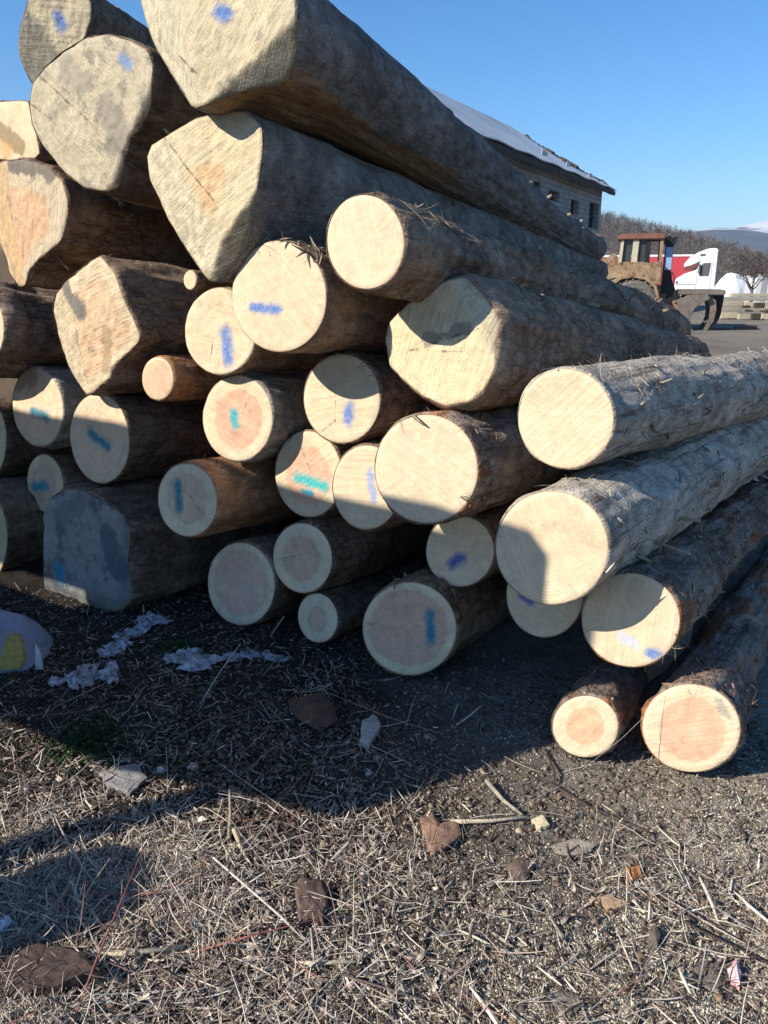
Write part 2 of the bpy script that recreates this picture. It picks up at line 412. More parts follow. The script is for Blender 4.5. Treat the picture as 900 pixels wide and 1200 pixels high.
    nz = nz + (.5 - np.abs(fbm(X*8, Y*8, WW*2.4 + seed*5, idx+21, 2))*2)*amp*.8
    lo = fbm(X*2.5, Y*2.5, WW*1.5 + seed*3, idx+9, 2)*lump
    rad = rad + barkt*sms(.0, .012, WW)*(1 + .8*fbm(X*16, Y*16, seed, idx, 2)) + fade*(nz + lo)
    for (kw, kt, kr, ka) in knots:
        dd = np.hypot((WW - kw), (np.angle(np.exp(1j*(TT - kt))))*rmean)
        rad = rad + ka*np.exp(-(dd/kr)**2)
    wo = grim[None, :]*np.clip(1 - WW/.9, 0, 1) + WW
    wo[0] += .003
    bz = np.interp(WW, [q[0] for q in bend], [q[1] for q in bend]) if bend else 0*WW
    PB = (e1*(rad*np.cos(TT))[..., None] + e2*(rad*np.sin(TT) + bz)[..., None] + ax*wo[..., None])
    n_w = len(W)
    Vb = PB.reshape(-1, 3)
    ii, kk = np.meshgrid(np.arange(n_w-1), np.arange(NT_), indexing='ij'); k2 = (kk+1) % NT_
    Fq = np.stack([ii*NT_+kk, ii*NT_+k2, (ii+1)*NT_+k2, (ii+1)*NT_+kk], -1).reshape(-1, 4)
    if np.cross(e1, e2) @ ax < 0: pass
    else: Fq = Fq[:, ::-1]
    Fq = Fq[:, ::-1]
    bp = np.stack([X, Y, WW], -1).reshape(-1, 3)
    bme = mesh_np('bark', Vb, Fq, [BARK[bark]], True, {'bp': ('FLOAT_VECTOR', bp)})
    bo = link('bark', bme, root)
    # far end
    last = Vb[(n_w-1)*NT_:]; cv = last.mean(0)
    ev = np.vstack([last, cv + (last - cv)*.5, cv[None]]) + ax*np.r_[np.zeros(NT_), np.full(NT_, .004), [.004]][:, None]
    ef = [[k, (k+1) % NT_, NT_+(k+1) % NT_, NT_+k] for k in range(NT_)] + [[NT_+k, NT_+(k+1) % NT_, 2*NT_] for k in range(NT_)]
    uv = (ev - cv); ed = {'fp': ('FLOAT_VECTOR', np.stack([uv @ e1, uv @ e2, np.linalg.norm(uv, axis=1)/rmean], 1))}
    link('cut_end', mesh_np('cut_end', ev, ef, [PLAIN], True, ed), root)
    info = dict(root=root, C=C, ax=ax, e1=e1, e2=e2, PB=PB, W=W, T=T, L=L, r=rmean, bark=bark)
    LOGS[label] = info
    def surf(w, t):
        i = int(np.argmin(abs(W - w))); k = int(round((t + np.pi)/(2*np.pi)*NT_)) % NT_
        nrm = e1*math.cos(t) + e2*math.sin(t)
        return PB[i, k], nrm
    info['surf'] = surf
    for (w, t, rs, ls) in stubs:
        p, nrm = surf(w, t); b = B()
        ddir = Vector(nrm*1.0 + ax*.25).normalized(); p0 = Vector(p) - ddir*.03
        b.tube([p0, p0 + ddir*(.03 + ls*.5), p0 + ddir*(.03 + ls)], [rs*1.35, rs, rs*.8], 9)
        b.done('branch_stub', STUB, root, True)
    if fib: fibres(info, fib, fibreg, fibth, fibcol, idx)
    return info
STUB = simple_mat('branch_stub_wood', (.40, .31, .21), .85, .4, 40)
def ribbons(P0, D, Nn, Ln, Wd, curve, lift, tint, seg=4):
    """three-sided slivers. P0 start, D direction, Nn 'up', Ln length, Wd width"""
    n = len(P0); S = np.cross(D, Nn); S /= np.linalg.norm(S, axis=1)[:, None] + 1e-9
    Nn = np.cross(S, D)
    t = np.linspace(0, 1, seg)
    ctr = P0[:, None] + D[:, None]*(Ln[:, None]*t)[..., None] + S[:, None]*(curve[:, None]*t**2)[..., None] + Nn[:, None]*(lift[:, None]*t**1.7)[..., None]
    w = Wd[:, None]*np.array([.7] + [1.0]*(seg-2) + [.35])[None, :]
    a = ctr - S[:, None]*w[..., None]*.5; b = ctr + S[:, None]*w[..., None]*.5; c = ctr + Nn[:, None]*w[..., None]*.35
    V = np.stack([a, b, c], 2).reshape(-1, 3)
    base = (np.arange(n)*seg*3)[:, None, None]; i = np.arange(seg-1)[None, :, None]*3; j = np.arange(3)[None, None, :]; j2 = (j+1) % 3
    F = np.stack([base+i+j, base+i+j2, base+i+3+j2, base+i+3+j], -1).reshape(-1, 4)
    return V, F, np.repeat(tint, seg*3, 0)
def fibres(g, n, wr, tr, cols, idx):
    n = int(n*(1.7 if n > 400 else .9))
    rg = np.random.default_rng(100 + idx)
    PB, W, T = g['PB'], g['W'], g['T']
    # clumps
    nc = max(3, n//28); cw = rg.uniform(wr[0], wr[1], nc); cth = rg.uniform(tr[0], tr[1], nc)
    ci = rg.integers(0, nc, n); loose = rg.random(n) < .22
    w = np.where(loose, rg.uniform(wr[0], wr[1], n), cw[ci] + rg.normal(0, .09, n)); t = np.where(loose, rg.uniform(tr[0], tr[1], n), cth[ci] + rg.normal(0, .22, n))
    w = np.clip(w, wr[0], min(wr[1], g['L'] - .1))
    i = np.abs(W[None, :] - w[:, None]).argmin(1); k = np.round((t + np.pi)/(2*np.pi)*NT_).astype(int) % NT_
    P = PB[i, k]; N = g['e1']*np.cos(t)[:, None] + g['e2']*np.sin(t)[:, None]
    tang = np.cross(g['ax'], N)
    ang = rg.normal(0, .75, n) + np.where(rg.random(n) < .5, 0, np.pi)
    D = g['ax']*np.cos(ang)[:, None] + tang*np.sin(ang)[:, None] + N*rg.uniform(-.08, .30, n)[:, None]
    D /= np.linalg.norm(D, axis=1)[:, None]
    c1, c2 = np.array(cols[0]), np.array(cols[1]); m = rg.random((n, 1))
    tint = np.c_[(c1*m + c2*(1-m))*rg.uniform(.6, 1.25, (n, 1)), np.ones(n)]
    ln = rg.lognormal(math.log(.028), .5, n); wide = rg.random(n) < .14
    V, F, C = ribbons(P + N*.001, D, N, ln, np.where(wide, rg.uniform(.006, .018, n), rg.uniform(.0009, .0026, n)), rg.normal(0, .02, n), rg.normal(-.006, .018, n), tint)
    o = link('bark_fibres', mesh_np('bark_fibres', V, F, [fib_mat], False, {'tint': ('FLOAT_COLOR', C)}), g['root']); o['kind'] = 'stuff'
def P3(pts, ox, oy, k=3.0): return [(ox + x/k, oy + y/k) for x, y in pts]
WEA = (.56, .47, .315)      # weathered cut
# ---- row by row, top first
T1 = log('huge weathered log topping the pile, blue dot on its notched cream face',
    [(163,0),(180,55),(205,95),(222,122),(230,126),(247,120),(268,112),(297,104),(335,95),(347,62),(346,0),(330,-40),(283,-54),(225,-48),(176,-26)], 2.02, 'grey_bared',
    end=(690,292), L=4.0, prof=((0,1),(.1,.99),(.25,.93),(.5,.815),(.8,.735),(1.2,.66),(1.7,.61),(2.2,.54),(2.8,.45),(4,.435)), bend=((0,0),(.25,.025),(.5,.038),(1.2,.022),(2.2,.008),(4,-.012)), fcol=((.25,.225,.175),(.60,.52,.36)), facets=((.46,-.77,-.55),(-.58,-.16,-.36)), sap=WEA, dirt=.40, rough_tex=1.0, rag=.01, lump=.03, amp=.007, ctr=(262,28),  # lower facet's dark grey paints in the shade of its steep slope
    paint=[((258,15),(266,17),11,BLUE)], cracks=[((205,62),(238,92),2)],
    stubs=((2.3,.35,.014,.028),(2.75,.75,.010,.03),(3.15,.5,.012,.022),(3.5,.9,.012,.03),(3.3,.15,.009,.03)), knots=((1.2,.15,.07,.028),(2.2,.5,.05,.02),(.9,-.6,.1,.02)), fib=160, fibreg=(1.2,3.9), fibth=(.5,1.8))
T2 = log('large cream log under the topmost one, its unpainted face lopped off grey at one corner',
    [(172,187),(178,170),(200,156),(227,140),(260,130),(287,131),(305,145),(309,165),(304,200),(298,235),(295,268),(286,295),(271,316),(255,331),(243,328),(228,308),(210,280),(192,245),(178,215)], 2.10, 'grey',
    end=(693,326), L=4.0, prof=((0,1),(.5,.97),(1.2,.9),(2.5,.72),(3.3,.58),(4.0,.5)), fcol=((.23,.205,.155),(.62,.53,.37)), facets=((.68,-.73,-.59),(-.20,-.12,-.03)), sap=(.60,.50,.33), heart=(.60,.40,.22), hr=.30, dirt=.22, rough_tex=.9, ctr=(243,225), lump=.02, amp=.008,
    cracks=[((192,160),(250,235),2.4)], fib=120, fibreg=(.05,3.9), fibth=(.4,1.6))
TL = log('faceted log against the sky, its end half grey, half cream with a blue smudge',
    [(21,55),(23,33),(33,0),(50,-22),(75,-30),(98,-16),(108,5),(108,20),(100,43),(85,68),(64,90),(45,99),(36,97),(25,72)], 2.55, 'dark',
    fcol=((.25,.225,.18),), facets=((-.36,-.22,-.07),), sap=WEA, dirt=.30, rough_tex=.9, paint=[((68,20),(72,30),9,BLUE)], end=(330,150), L=4.0, fib=60, fibreg=(.02,1.2), fibth=(.4,2.2))
W1 = log('big round log with a muddy grey face and faint pale blue smear near its rim',
    P3([(100,370),(110,300),(150,240),(210,185),(300,130),(380,122),(450,138),(515,172),(535,230),(527,300),(528,370),(500,430),(452,490),(432,560),(430,620),(415,655),(360,670),(290,655),(230,610),(180,550),(140,500),(110,440)],0,0), 2.22, 'dark',
    sap=(.50,.425,.30), dirt=.50, dirtcol=(.30,.265,.205), rough_tex=1.0, paint=[((142,68),(150,76),8,(.17,.25,.43))], cracks=[((42,85),(145,178),2.2),((36,122),(60,140),1.6)], patches=[((125,125),(140,160),22,(.28,.25,.2),.7),((75,82),(100,95),16,(.30,.265,.21),.6)],
    fcol=((.20,.17,.12),), facets=((.64,-.48,-.60),), fib=80, fibreg=(.0,.6), fibth=(-1.4,.6), fibcol=((.5,.42,.3),(.2,.13,.08)))
L0 = log('pale log with an orange streak cut off by the photo edge beside the muddy log',
    [(-30,128),(0,119),(32,118),(40,150),(46,180),(33,190),(0,186),(-30,178),(-42,152)], 2.42, 'brown', sap=(.66,.54,.35), dirt=.25, rough_tex=.8, patches=[((0,152),(24,172),9,(.30,.2,.1),.8),((-5,172),(10,178),9,(.66,.36,.14),.6)])
L1 = log('split log with a pinkish grey face and orange splinter edge, under the muddy round log',
    [(-14,200),(0,190),(25,186),(55,195),(72,212),(80,235),(76,264),(70,283),(45,303),(33,316),(29,334),(20,335),(12,322),(2,290),(-9,262),(-17,230)], 2.28, 'brown',
    sap=(.56,.46,.32), heart=(.58,.36,.21), hr=.62, dirt=.36, rough_tex=1.0, fcol=((.60,.41,.22),), facets=((-.30,-.05,-.09),), patches=[((12,190),(60,203),11,(.17,.15,.12),.85),((8,250),(24,325),8,(.66,.43,.20),.8)], fib=60, fibreg=(0,.5), fibth=(-1.2,1.2))
L2 = log('reddish brown log whose cut face lies outside the photo, above the small teal marked pair', ell(-42,385,46,55), 2.15, 'spruce', sap=SAP, lump=.03, amp=.02, fib=60, fibreg=(.05,.8), fibth=(-.8,1.6))
L3 = log('six-sided hewn log with pink wood and a grey stain on its slanted strip',
    P3([(180,330),(190,290),(230,235),(300,180),(350,148),(400,210),(440,320),(490,420),(487,450),(440,495),(390,545),(385,578),(320,632),(297,636),(270,590),(230,510),(200,420)],0,250), 2.18, 'brown',
    sap=(.62,.49,.33), heart=(.60,.40,.25), hr=.72, dirt=.30, rough_tex=1.0, fcol=((.60,.49,.33),), facets=((-.32,-.06,-.14),), patches=[((72,335),(95,365),13,(.19,.18,.155),.9),((125,390),(125,430),10,(.36,.245,.14),.6)], cracks=[((76,335),(103,450),2.0)], lump=.03, fib=40, fibreg=(0,.4), fibth=(0,2))
C1 = log('pale log with a tall blue smear, tucked behind the log with the horizontal dash', ell(258,388,42,51), 2.30, 'brown', paint=[((265,392),(268,420),12,BLUE)], cracks=[((250,398),(246,425),1.4)], facets=((.5,.45,-.45),), dirt=.08)
C2 = log('round pale log with a horizontal blue dash across its middle', ell(326.5,347,55.5,65,-4), 2.16, 'brown', paint=[((297,360),(326,363),7.5,BLUE)], cracks=[((313,286),(317,300),1.6)], fib=160, fibreg=(0,.12), fibth=(.5,2.6), amp=.007, barkt=.004, lump=.01)
M1 = log('unpainted pale round log with long dark shaggy bark just under the topmost pair', ell(427.5,283,45.5,55.5,-6), 2.14, 'dark', end=(786,386), L=4.0, taper=1.0, fib=420, fibreg=(0,3.6), fibth=(.2,2.3), amp=.016, lump=.024,
    fibcol=((.50,.42,.31),(.22,.16,.11)), knots=((1.1,.6,.06,.03),(1.9,.2,.07,.035),(2.7,.6,.07,.03),(.5,-.1,.06,.025)), stubs=((1.7,-.2,.014,.07),(3.1,.3,.012,.05)))
M2 = log('broad weathered unpainted log with a hewn corner, beneath the long shaggy log',
    P3([(3,300),(12,240),(60,190),(140,120),(230,82),(285,73),(345,130),(395,200),(407,240),(392,300),(390,390),(350,470),(300,512),(210,527),(130,490),(60,430),(18,385)],450,300), 2.38, 'brown',
    vp=(1080,450), L=3.3, sap=(.68,.555,.36), dirt=.2, rough_tex=.8, fcol=((.62,.51,.34),), facets=((.48,.36,-.36),), patches=[((500,398),(545,385),7,(.33,.29,.23),.8)], cracks=[((455,420),(560,385),1.6),((480,410),(540,412),1.1)], amp=.010, lump=.025, fib=120, fibreg=(0,2.5), fibth=(0,1.8), stubs=((1.6,.5,.02,.05),), knots=((1.6,.5,.06,.02),))
R1 = log('clean round log without paint heading the upper long pale log of the side slope', ell(662.5,490.5,56,58.5,-8), 2.32, 'pale', vp=(1217,392), L=4.4, taper=.95, fib=520, fibreg=(.02,3.2), fibth=(-.7,2.0), amp=.009, lump=.02, fibcol=((.50,.43,.33),(.26,.19,.13)), knots=((.45,.6,.05,.02),(1.3,.5,.06,.03),(1.45,1.2,.05,.025)))
Bl = log('pale log with a split, a blue spot and a round shadow over its top', ell(400,467,45,52), 2.40, 'brown', paint=[((409,478),(408,492),9,BLUE)], cracks=[((393,450),(393,497),1.3),((378,505),(393,492),2.2)], dirt=.1, fib=60, fibreg=(0,.4), fibth=(.3,1.5))
D1 = log('pink hearted log with one small teal dab at its centre', ell(278,490,41,50), 2.33, 'grey', heart=PINK, hr=.66, paint=[((274,484),(276,497),8,TEAL)], cracks=[((292,465),(284,485),1.2)], fib=160, fibreg=(0,.8), fibth=(.5,2.0), fibcol=((.5,.45,.36),(.3,.25,.18)))
S1 = log('slim short reddish brown log with a plain pink end, no paint', ell(184.5,443.5,18.5,25), 2.22, 'red', heart=(.66,.41,.27), hr=.86, L=1.6, lump=.008, amp=.006)
S2 = log('thin pole end poking out beneath the lopped corner of the large cream log', ell(222.5,328,7.5,11.5), 2.30, 'brown', L=1.5, lump=.004, amp=.003, barkt=.004, taper=.9)
L4 = log('log with a short blue dash and a curved shadow, under the reddish brown edge log', ell(43.5,477,29.5,46,-6), 2.32, 'pale', heart=(.74,.53,.36), hr=.78, paint=[((38,482),(54,488),7.5,(.0,.20,.28))], patches=[((22,447),(38,440),14,(.30,.25,.19),.6)])  # brown patch paints the shadow of the log above onto the end
L5 = log('log with a slanting blue dash, resting over the big grey stained log', ell(116.5,513.5,34.5,53,-5), 2.24, 'dark', heart=(.70,.51,.35), hr=.84, paint=[((106,508),(126,523),8,(.0,.20,.28))])
L6 = log('shaded log at the photo edge with only a sliver of its rim showing', ell(-16,515,23,46), 2.30, 'dark')
L7 = log('small oval log with a blue bar at the upper corner of the big stained log', ell(52.5,566.5,21,34,-6), 2.36, 'brown', heart=(.52,.38,.28), hr=.62, paint=[((40,570),(54,569),8,(.0,.20,.28))])
L8 = log('mossy dark log at the photo edge beside the big grey stained log', ell(-30,630,38,62), 2.12, 'brown', sap=(.45,.40,.26), lump=.03, amp=.016)
L9 = log('big blue-grey stained log with a rough flat face resting on the soil, small cyan spot',
    P3([(150,320),(170,258),(222,220),(282,224),(360,260),(432,312),(457,362),(450,450),(457,540),(465,600),(430,642),(320,662),(250,640),(180,604),(155,570),(147,450)],0,500), 2.10, 'dark',
    sap=(.27,.275,.275), dirt=.55, dirtcol=(.13,.135,.145), rough_tex=1.0, facets=((.34,-.02,-.22),(-.05,-.36,-.24)), fcol=((.20,.205,.21),(.19,.19,.185)), paint=[((69,668),(72,676),10,(.01,.27,.40))], patches=[((126,628),(138,668),17,(.10,.11,.15),.85),((72,605),(95,585),15,(.18,.185,.21),.7),((80,625),(92,690),10,(.30,.30,.30),.5),((95,700),(150,712),10,(.2,.2,.17),.7)], lump=.04, amp=.018)
L10 = log('log with a tall blue stripe and glowing orange bared flank', ell(219,586,34.5,43,-6), 2.18, 'red', sap=(.74,.62,.43), heart=(.64,.46,.31), hr=.66, paint=[((208,568),(209,596),8.5,(.0,.20,.28))], cracks=[((222,580),(235,600),1.3)], fib=50, fibreg=(0,1), fibth=(.6,2.2), lump=.01, amp=.006)
E1 = log('log with a wide turquoise streak across its pink centre, shade across the bottom', ell(361,555.5,39,50.5,-4), 2.43, 'brown', heart=(.62,.37,.25), hr=.64, paint=[((349,560),(380,570),8.5,(.0,.40,.40)),((356,576),(366,578),4,(.0,.3,.38))], cracks=[((353,525),(363,550),1.3)], fib=110, fibreg=(0,.3), fibth=(.4,2.8))
F1 = log('pale log with a washed out blue streak, partly hidden by the bigger unpainted log', ell(429,571,40,49.5), 2.36, 'brown', paint=[((433,552),(438,585),6,(.30,.34,.55))])
G1 = log('big clean unpainted log with a shaded lower rim, next to the washed out blue streak', ell(499,549.5,60.5,64,-4), 2.24, 'spruce', fib=220, fibreg=(0,.9), fibth=(-.6,2.0), lump=.014, patches=[((478,510),(470,560),8,(.62,.52,.38),.35),((528,515),(520,560),7,(.62,.52,.38),.3)])
H1 = log('shaded log with a square brown heart, no paint, above the smallest bottom log', ell(354,654,34.5,41,-6), 2.36, 'brown', sap=(.68,.58,.41), heart=(.56,.39,.26), hr=.62, cracks=[((330,655),(352,650),1.3)])
I1 = log('round shaded log with pink mottled heart and star cracks, resting on the litter', ell(282,684.5,39.5,48.5,-4), 2.33, 'brown', sap=(.66,.56,.42), heart=(.62,.42,.31), hr=.78, patches=[((272,678),(290,690),10,(.6,.5,.4),.4)])
J1 = log('smallest bottom log with an oval end and brownish heart', ell(372,724.5,23,29,-8), 2.36, 'dark', sap=(.66,.57,.41), heart=(.56,.38,.27), hr=.48)
K1 = log('large bottom log with a red-brown heart and upright teal bar', ell(479.5,737,55,54.5), 2.34, 'brown', sap=(.70,.58,.38), heart=(.60,.37,.26), hr=.80, vp=(960,450), paint=[((504,720),(505,750),8,(.0,.20,.28))], fib=120, fibreg=(0,.4), fibth=(0,3), lump=.016)
N1 = log('shaded round log with a dark blue blot, framed by three bigger unpainted ends', ell(538.5,646,40,41.5), 2.48, 'dark', sap=(.72,.60,.43), paint=[((530,660),(540,654),9,(.04,.08,.40))])
O1 = log('half hidden shaded log, only its lower half showing below the largest clean end', ell(638,697,45,50), 2.52, 'brown', sap=(.74,.60,.40), paint=[((612,697),(622,706),6,(.08,.14,.42))])
R2 = log('largest clean round log end, frontmost of the pale logs on the side slope', ell(646,642,66.5,66.5), 2.14, 'pale', vp=(1160,362), L=4.5, taper=.92, fib=620, fibreg=(.0,3.0), fibth=(-1.0,1.9), amp=.010, lump=.02, fibcol=((.54,.48,.38),(.30,.24,.17)), knots=((.52,.4,.06,.02),(1.1,.3,.06,.02)), stubs=((.42,-.25,.006,.12),(.62,-.02,.006,.07)))
R3 = log('shaggy log with two blue smudges low on its half shaded face', ell(739,727,57.5,55,10), 2.33, 'spruce', vp=(1060,438), L=4.5, taper=.92, flare=.12, fib=620, fibreg=(.0,2.2), fibth=(-.9,2.2), amp=.016, lump=.028, paint=[((728,745),(744,756),8,(.48,.50,.58)),((763,765),(767,766),9,BLUE)], fibcol=((.46,.37,.27),(.24,.16,.11)))
R5 = log('short corner log with a pale pink round heart, lowest on the lit soil', ell(686,851.5,38.5,36), 2.20, 'spruce', vp=(905,560), L=2.2, heart=(.64,.385,.235), hr=.56, taper=.8, fib=90, fibreg=(0,.8), fibth=(-.5,2.5), lump=.012)
R4 = log('outermost ground log with a wide pink heart and dark reddish flaking bark', ell(810,853.5,57.5,51.5,8), 2.30, 'spruce', vp=(1000,468), L=4.5, heart=(.63,.36,.235), hr=.68, taper=.90, flare=.30, fib=420, fibreg=(0,2.0), fibth=(-.8,2.4), amp=.016, lump=.02, fibcol=((.50,.30,.19),(.26,.13,.08)), knots=((.42,1.2,.05,.03),(.75,.9,.05,.03)), patches=[((842,820),(848,836),6,(.4,.36,.3),.8),((852,895),(856,898),5,(.4,.36,.28),.7)])
X1 = log('log buried deep in the dark hollow behind the hewn six-sided log', ell(185,270,45,48), 3.3, 'dark', sap=(.12,.085,.06))  # end wood coloured near black to paint the hollow's shade
X2 = log('shade-coloured log in the gap over the log with the shaded upper half', ell(-5,437,48,50), 3.5, 'brown', sap=(.09,.065,.045), fib=60, fibreg=(0,.4), fibth=(0,3))  # near-black end wood paints the shade of the gap
X3 = log('shade-coloured log deep in the gap at the photo edge above the bared reddish log', ell(-2,300,55,60), 3.6, 'dark', sap=(.09,.065,.045))  # end darkened in colour so this gap reads as shade
def px_on(info, px, py, w):
    """point of the bark that shows at a photo pixel, about w metres along the log"""
    A = info['PB'].reshape(-1, 3); v = A - CAM; z = v @ FW; q = np.stack([450 + FPX*(v @ RT)/z, 600 - FPX*(v @ UP)/z], 1)
    e = np.hypot(q[:, 0] - px, q[:, 1] - py) + 12*np.abs(np.repeat(info['W'], NT_) - w) + 6*z; return A[int(np.argmin(e))]
def shred(info, pts, r, col, name='bark_shred'):
    """a torn strip hanging from the log; points are offsets in metres from the first one"""
    b = B(); r0_ = Vector(info['C']); b.tube([Vector(p) - r0_ for p in pts], [r*(1 - .6*i/(len(pts)-1)) for i in range(len(pts))], 6); return b.done(name, simple_mat('torn_strip', col, .85, .3, 50, bump=.4), info['root'], True)
for (px, py, ln, r) in ((706,690,.10,.004),(716,686,.155,.006),(722,682,.12,.004),(712,690,.07,.008),(688,700,.05,.004)):
    p = px_on(R2, px, py, .03); shred(R2, [p + np.array([0,0,.02]), p + np.array([.006,-.03,-ln*.5]), p + np.array([.012,-.04,-ln])], r, (.46,.37,.26))
p = px_on(R2, 640, 580, .06); q = px_on(R2, 672, 560, .25)
shred(R2, [px_on(R2,610,600,.02), p + np.array([-.04,-.01,.045]), p + np.array([.02,.0,.065]), q + np.array([.03,.02,.03]), q + np.array([.09,.05,.01])], .009, (.34,.27,.19))
for (px, py, ln) in ((697,540,.05),(640,548,.03)):
    p = px_on(R1, px, py, .03); shred(R1, [p, p + np.array([.0,-.015,-ln*.5]), p + np.array([.004,-.02,-ln])], .006, (.50,.41,.29))
p = px_on(R2, 727, 640, .4); shred(R2, [p, p + np.array([.06,-.03,-.005]), p + np.array([.14,-.05,-.02])], .006, (.62,.53,.40), 'splinter')
p = px_on(R2, 764, 622, .6); shred(R2, [p, p + np.array([.05,-.03,-.01]), p + np.array([.09,-.05,-.025])], .005, (.62,.53,.40), 'splinter')
def band(info, w, t0, t1, r, col, name):
    pts = [info['surf'](w + .04*math.sin(3*t), t)[0] for t in np.linspace(t0, t1, 9)]; n = len(pts)
    b = B(); r0_ = Vector(info['C']); b.tube([Vector(p) - r0_ for p in pts], [r*(.35 + .65*math.sin(math.pi*(i+.4)/(n-.2))) for i in range(n)], 8); return b.done(name, simple_mat('pale_scar_wood', col, .9, .4, 25, bump=.8), info['root'], True)
band(T1, 1.30, -.35, .28, .026, (.30,.26,.22), 'knot_scar')
band(M1, .55, .3, 1.1, .016, (.34,.28,.21), 'knot_scar')
# ------------------------------------------------------------------ ground
def zone_straw(x, y):      # pale shredded straw at the near side, chips to the side
    return sms(.35, -.35, x - .2 - .35*vn(x*1.2, y*1.2, 3, 5))
def gz(x, y):
    x = np.asarray(x, float); y = np.asarray(y, float)
    s = DLOG[0]*x + DLOG[1]*y
    base = -.15*sms(2.7, 7.0, s)
    near = sms(14, 6, np.hypot(x, y))
    return base + near*(fbm(x*1.1, y*1.1, 0, 1, 3)*.035 + fbm(x*5, y*5, 0, 2, 3)*.016 + fbm(x*19, y*19, 0, 3, 3)*.0075) - .012
def axis(fine0, fine1, step, far, growth=1.16):
    a = list(np.arange(fine0, fine1, step)); d = step
    while a[-1] < far: d *= growth; a.append(a[-1] + d)
    d = step; b = [fine0]
    while b[-1] > -far: d *= growth; b.append(b[-1] - d)
    return np.array(sorted(b[1:]) + a)
gx = axis(-2.6, 2.6, .016, 3000); gy = axis(.7, 4.2, .016, 3000)
GX, GY = np.meshgrid(gx, gy); GZ = gz(GX, GY)
ny, nx = GX.shape; ii, jj = np.meshgrid(np.arange(ny-1), np.arange(nx-1), indexing='ij')
F = np.stack([ii*nx+jj, ii*nx+jj+1, (ii+1)*nx+jj+1, (ii+1)*nx+jj], -1).reshape(-1, 4)
k = NT('yard_soil', .95, .1); c = k.coord()
n1 = k.noise(c, 1.1, 5, .6); n2 = k.noise(c, 9, 7, .7); n3 = k.noise(c, 55, 5, .7); n4 = k.noise(c, 240, 3, .7); nb = k.noise(c, .09, 5, .6)
x, y, z = k.sep(c)
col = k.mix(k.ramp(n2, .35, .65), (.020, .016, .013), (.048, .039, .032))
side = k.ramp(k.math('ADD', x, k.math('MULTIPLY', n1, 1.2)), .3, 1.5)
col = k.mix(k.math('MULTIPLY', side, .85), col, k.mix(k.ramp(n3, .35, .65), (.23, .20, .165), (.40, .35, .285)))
dist = k.vm('LENGTH', c)
yard = k.mix(k.ramp(nb, .35, .65), (.175, .148, .118), (.25, .215, .172)); yard = k.mix(k.ramp(k.noise(c, .6, 7, .7), .5, .7, 0, .6), yard, (.095, .085, .075))
col = k.mix(k.ramp(dist, 5, 11), col, yard)
grs = k.mix(k.ramp(k.noise(c, .03, 5, .6), .35, .65), (.13, .11, .07), (.085, .08, .05))
col = k.mix(k.ramp(dist, 70, 110), col, grs)
col = k.mix(k.ramp(n3, .60, .70, 0, .55), col, (.24, .20, .155))
col = k.gain(col, k.ramp(n4, .25, .75, .6, 1.4))
k.bump(k.math('ADD', k.math('MULTIPLY', n3, .8), k.math('ADD', n2, k.math('MULTIPLY', n4, .4))), .9, .02)
gm = k.out(col)
go = link('ground', mesh_np('ground', np.stack([GX, GY, GZ], -1).reshape(-1, 3), F, [gm], True)); tag(go, 'dark soil strewn with bark and straw, running out to a bare yard', kind='structure')

# ------------------------------------------------------------------ litter
lit_mat = col_mat('dry_litter'); lit_mat2 = col_mat('wood_chip_litter')
def pal(cols, n, var=.3):
    cols = np.array(cols); i = RNG.integers(0, len(cols), n); j = RNG.integers(0, len(cols), n); m = RNG.random((n, 1))*.6
    return np.c_[(cols[i]*(1-m) + cols[j]*m)*RNG.uniform(1-var, 1+var, (n, 1)), np.ones(n)]
def scatter(n, dens, y0=1.0, y1=3.7):
    X = []; tot = 0
    while tot < n:
        y = 1/RNG.uniform(1/y1, 1/y0, 4*n)**1.0
        x = RNG.uniform(-1, 1, 4*n)*(.62*y*1.05 + .75)
        k_ = RNG.random(4*n) < dens(x, y)
        X.append(np.c_[x[k_], y[k_]]); tot += k_.sum()
    return np.vstack(X)[:n]
behind = lambda x, y: sms(2.9, 2.6, DLOG[0]*x + DLOG[1]*y)
SXY = np.array([-.893, -.451])
def patch(x, y, f, s, a, b): return sms(a, b, fbm(x*f, y*f, 0, s, 3))
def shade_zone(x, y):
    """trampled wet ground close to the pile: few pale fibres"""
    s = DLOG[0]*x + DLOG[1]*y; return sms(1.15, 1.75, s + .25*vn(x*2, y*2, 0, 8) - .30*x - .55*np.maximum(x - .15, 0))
def strips(name, n, dens, ln, wd, cols, tilt, label, h0=.0, curl=.25, mat=None, clump=0):
    P = scatter(n, dens); x, y = P[:, 0], P[:, 1]
    yaw = RNG.uniform(0, 2*np.pi, n) if not clump else 2*np.pi*fbm(x*clump, y*clump, 0, 31, 2)*1.3 + RNG.normal(0, .6, n)
    pit = RNG.normal(0, tilt, n)
    D = np.c_[np.cos(yaw)*np.cos(pit), np.sin(yaw)*np.cos(pit), np.sin(pit)]
    L_ = RNG.lognormal(math.log(ln), .5, n); W_ = RNG.lognormal(math.log(wd), .4, n)
    N = np.c_[RNG.normal(0, .35, n), RNG.normal(0, .35, n), np.ones(n)]
    P0 = np.c_[x, y, gz(x, y) + h0 + abs(RNG.normal(0, .006, n)) + np.maximum(0, -np.sin(pit))*L_] - D*0
    V, F, C = ribbons(P0, D, N, L_, W_, RNG.normal(0, curl, n)*L_, RNG.normal(.02, .22, n)*L_, pal(cols, n))
    o = link(name, mesh_np(name, V, F, [mat or lit_mat], False, {'tint': ('FLOAT_COLOR', C)})); tag(o, label, kind='stuff')
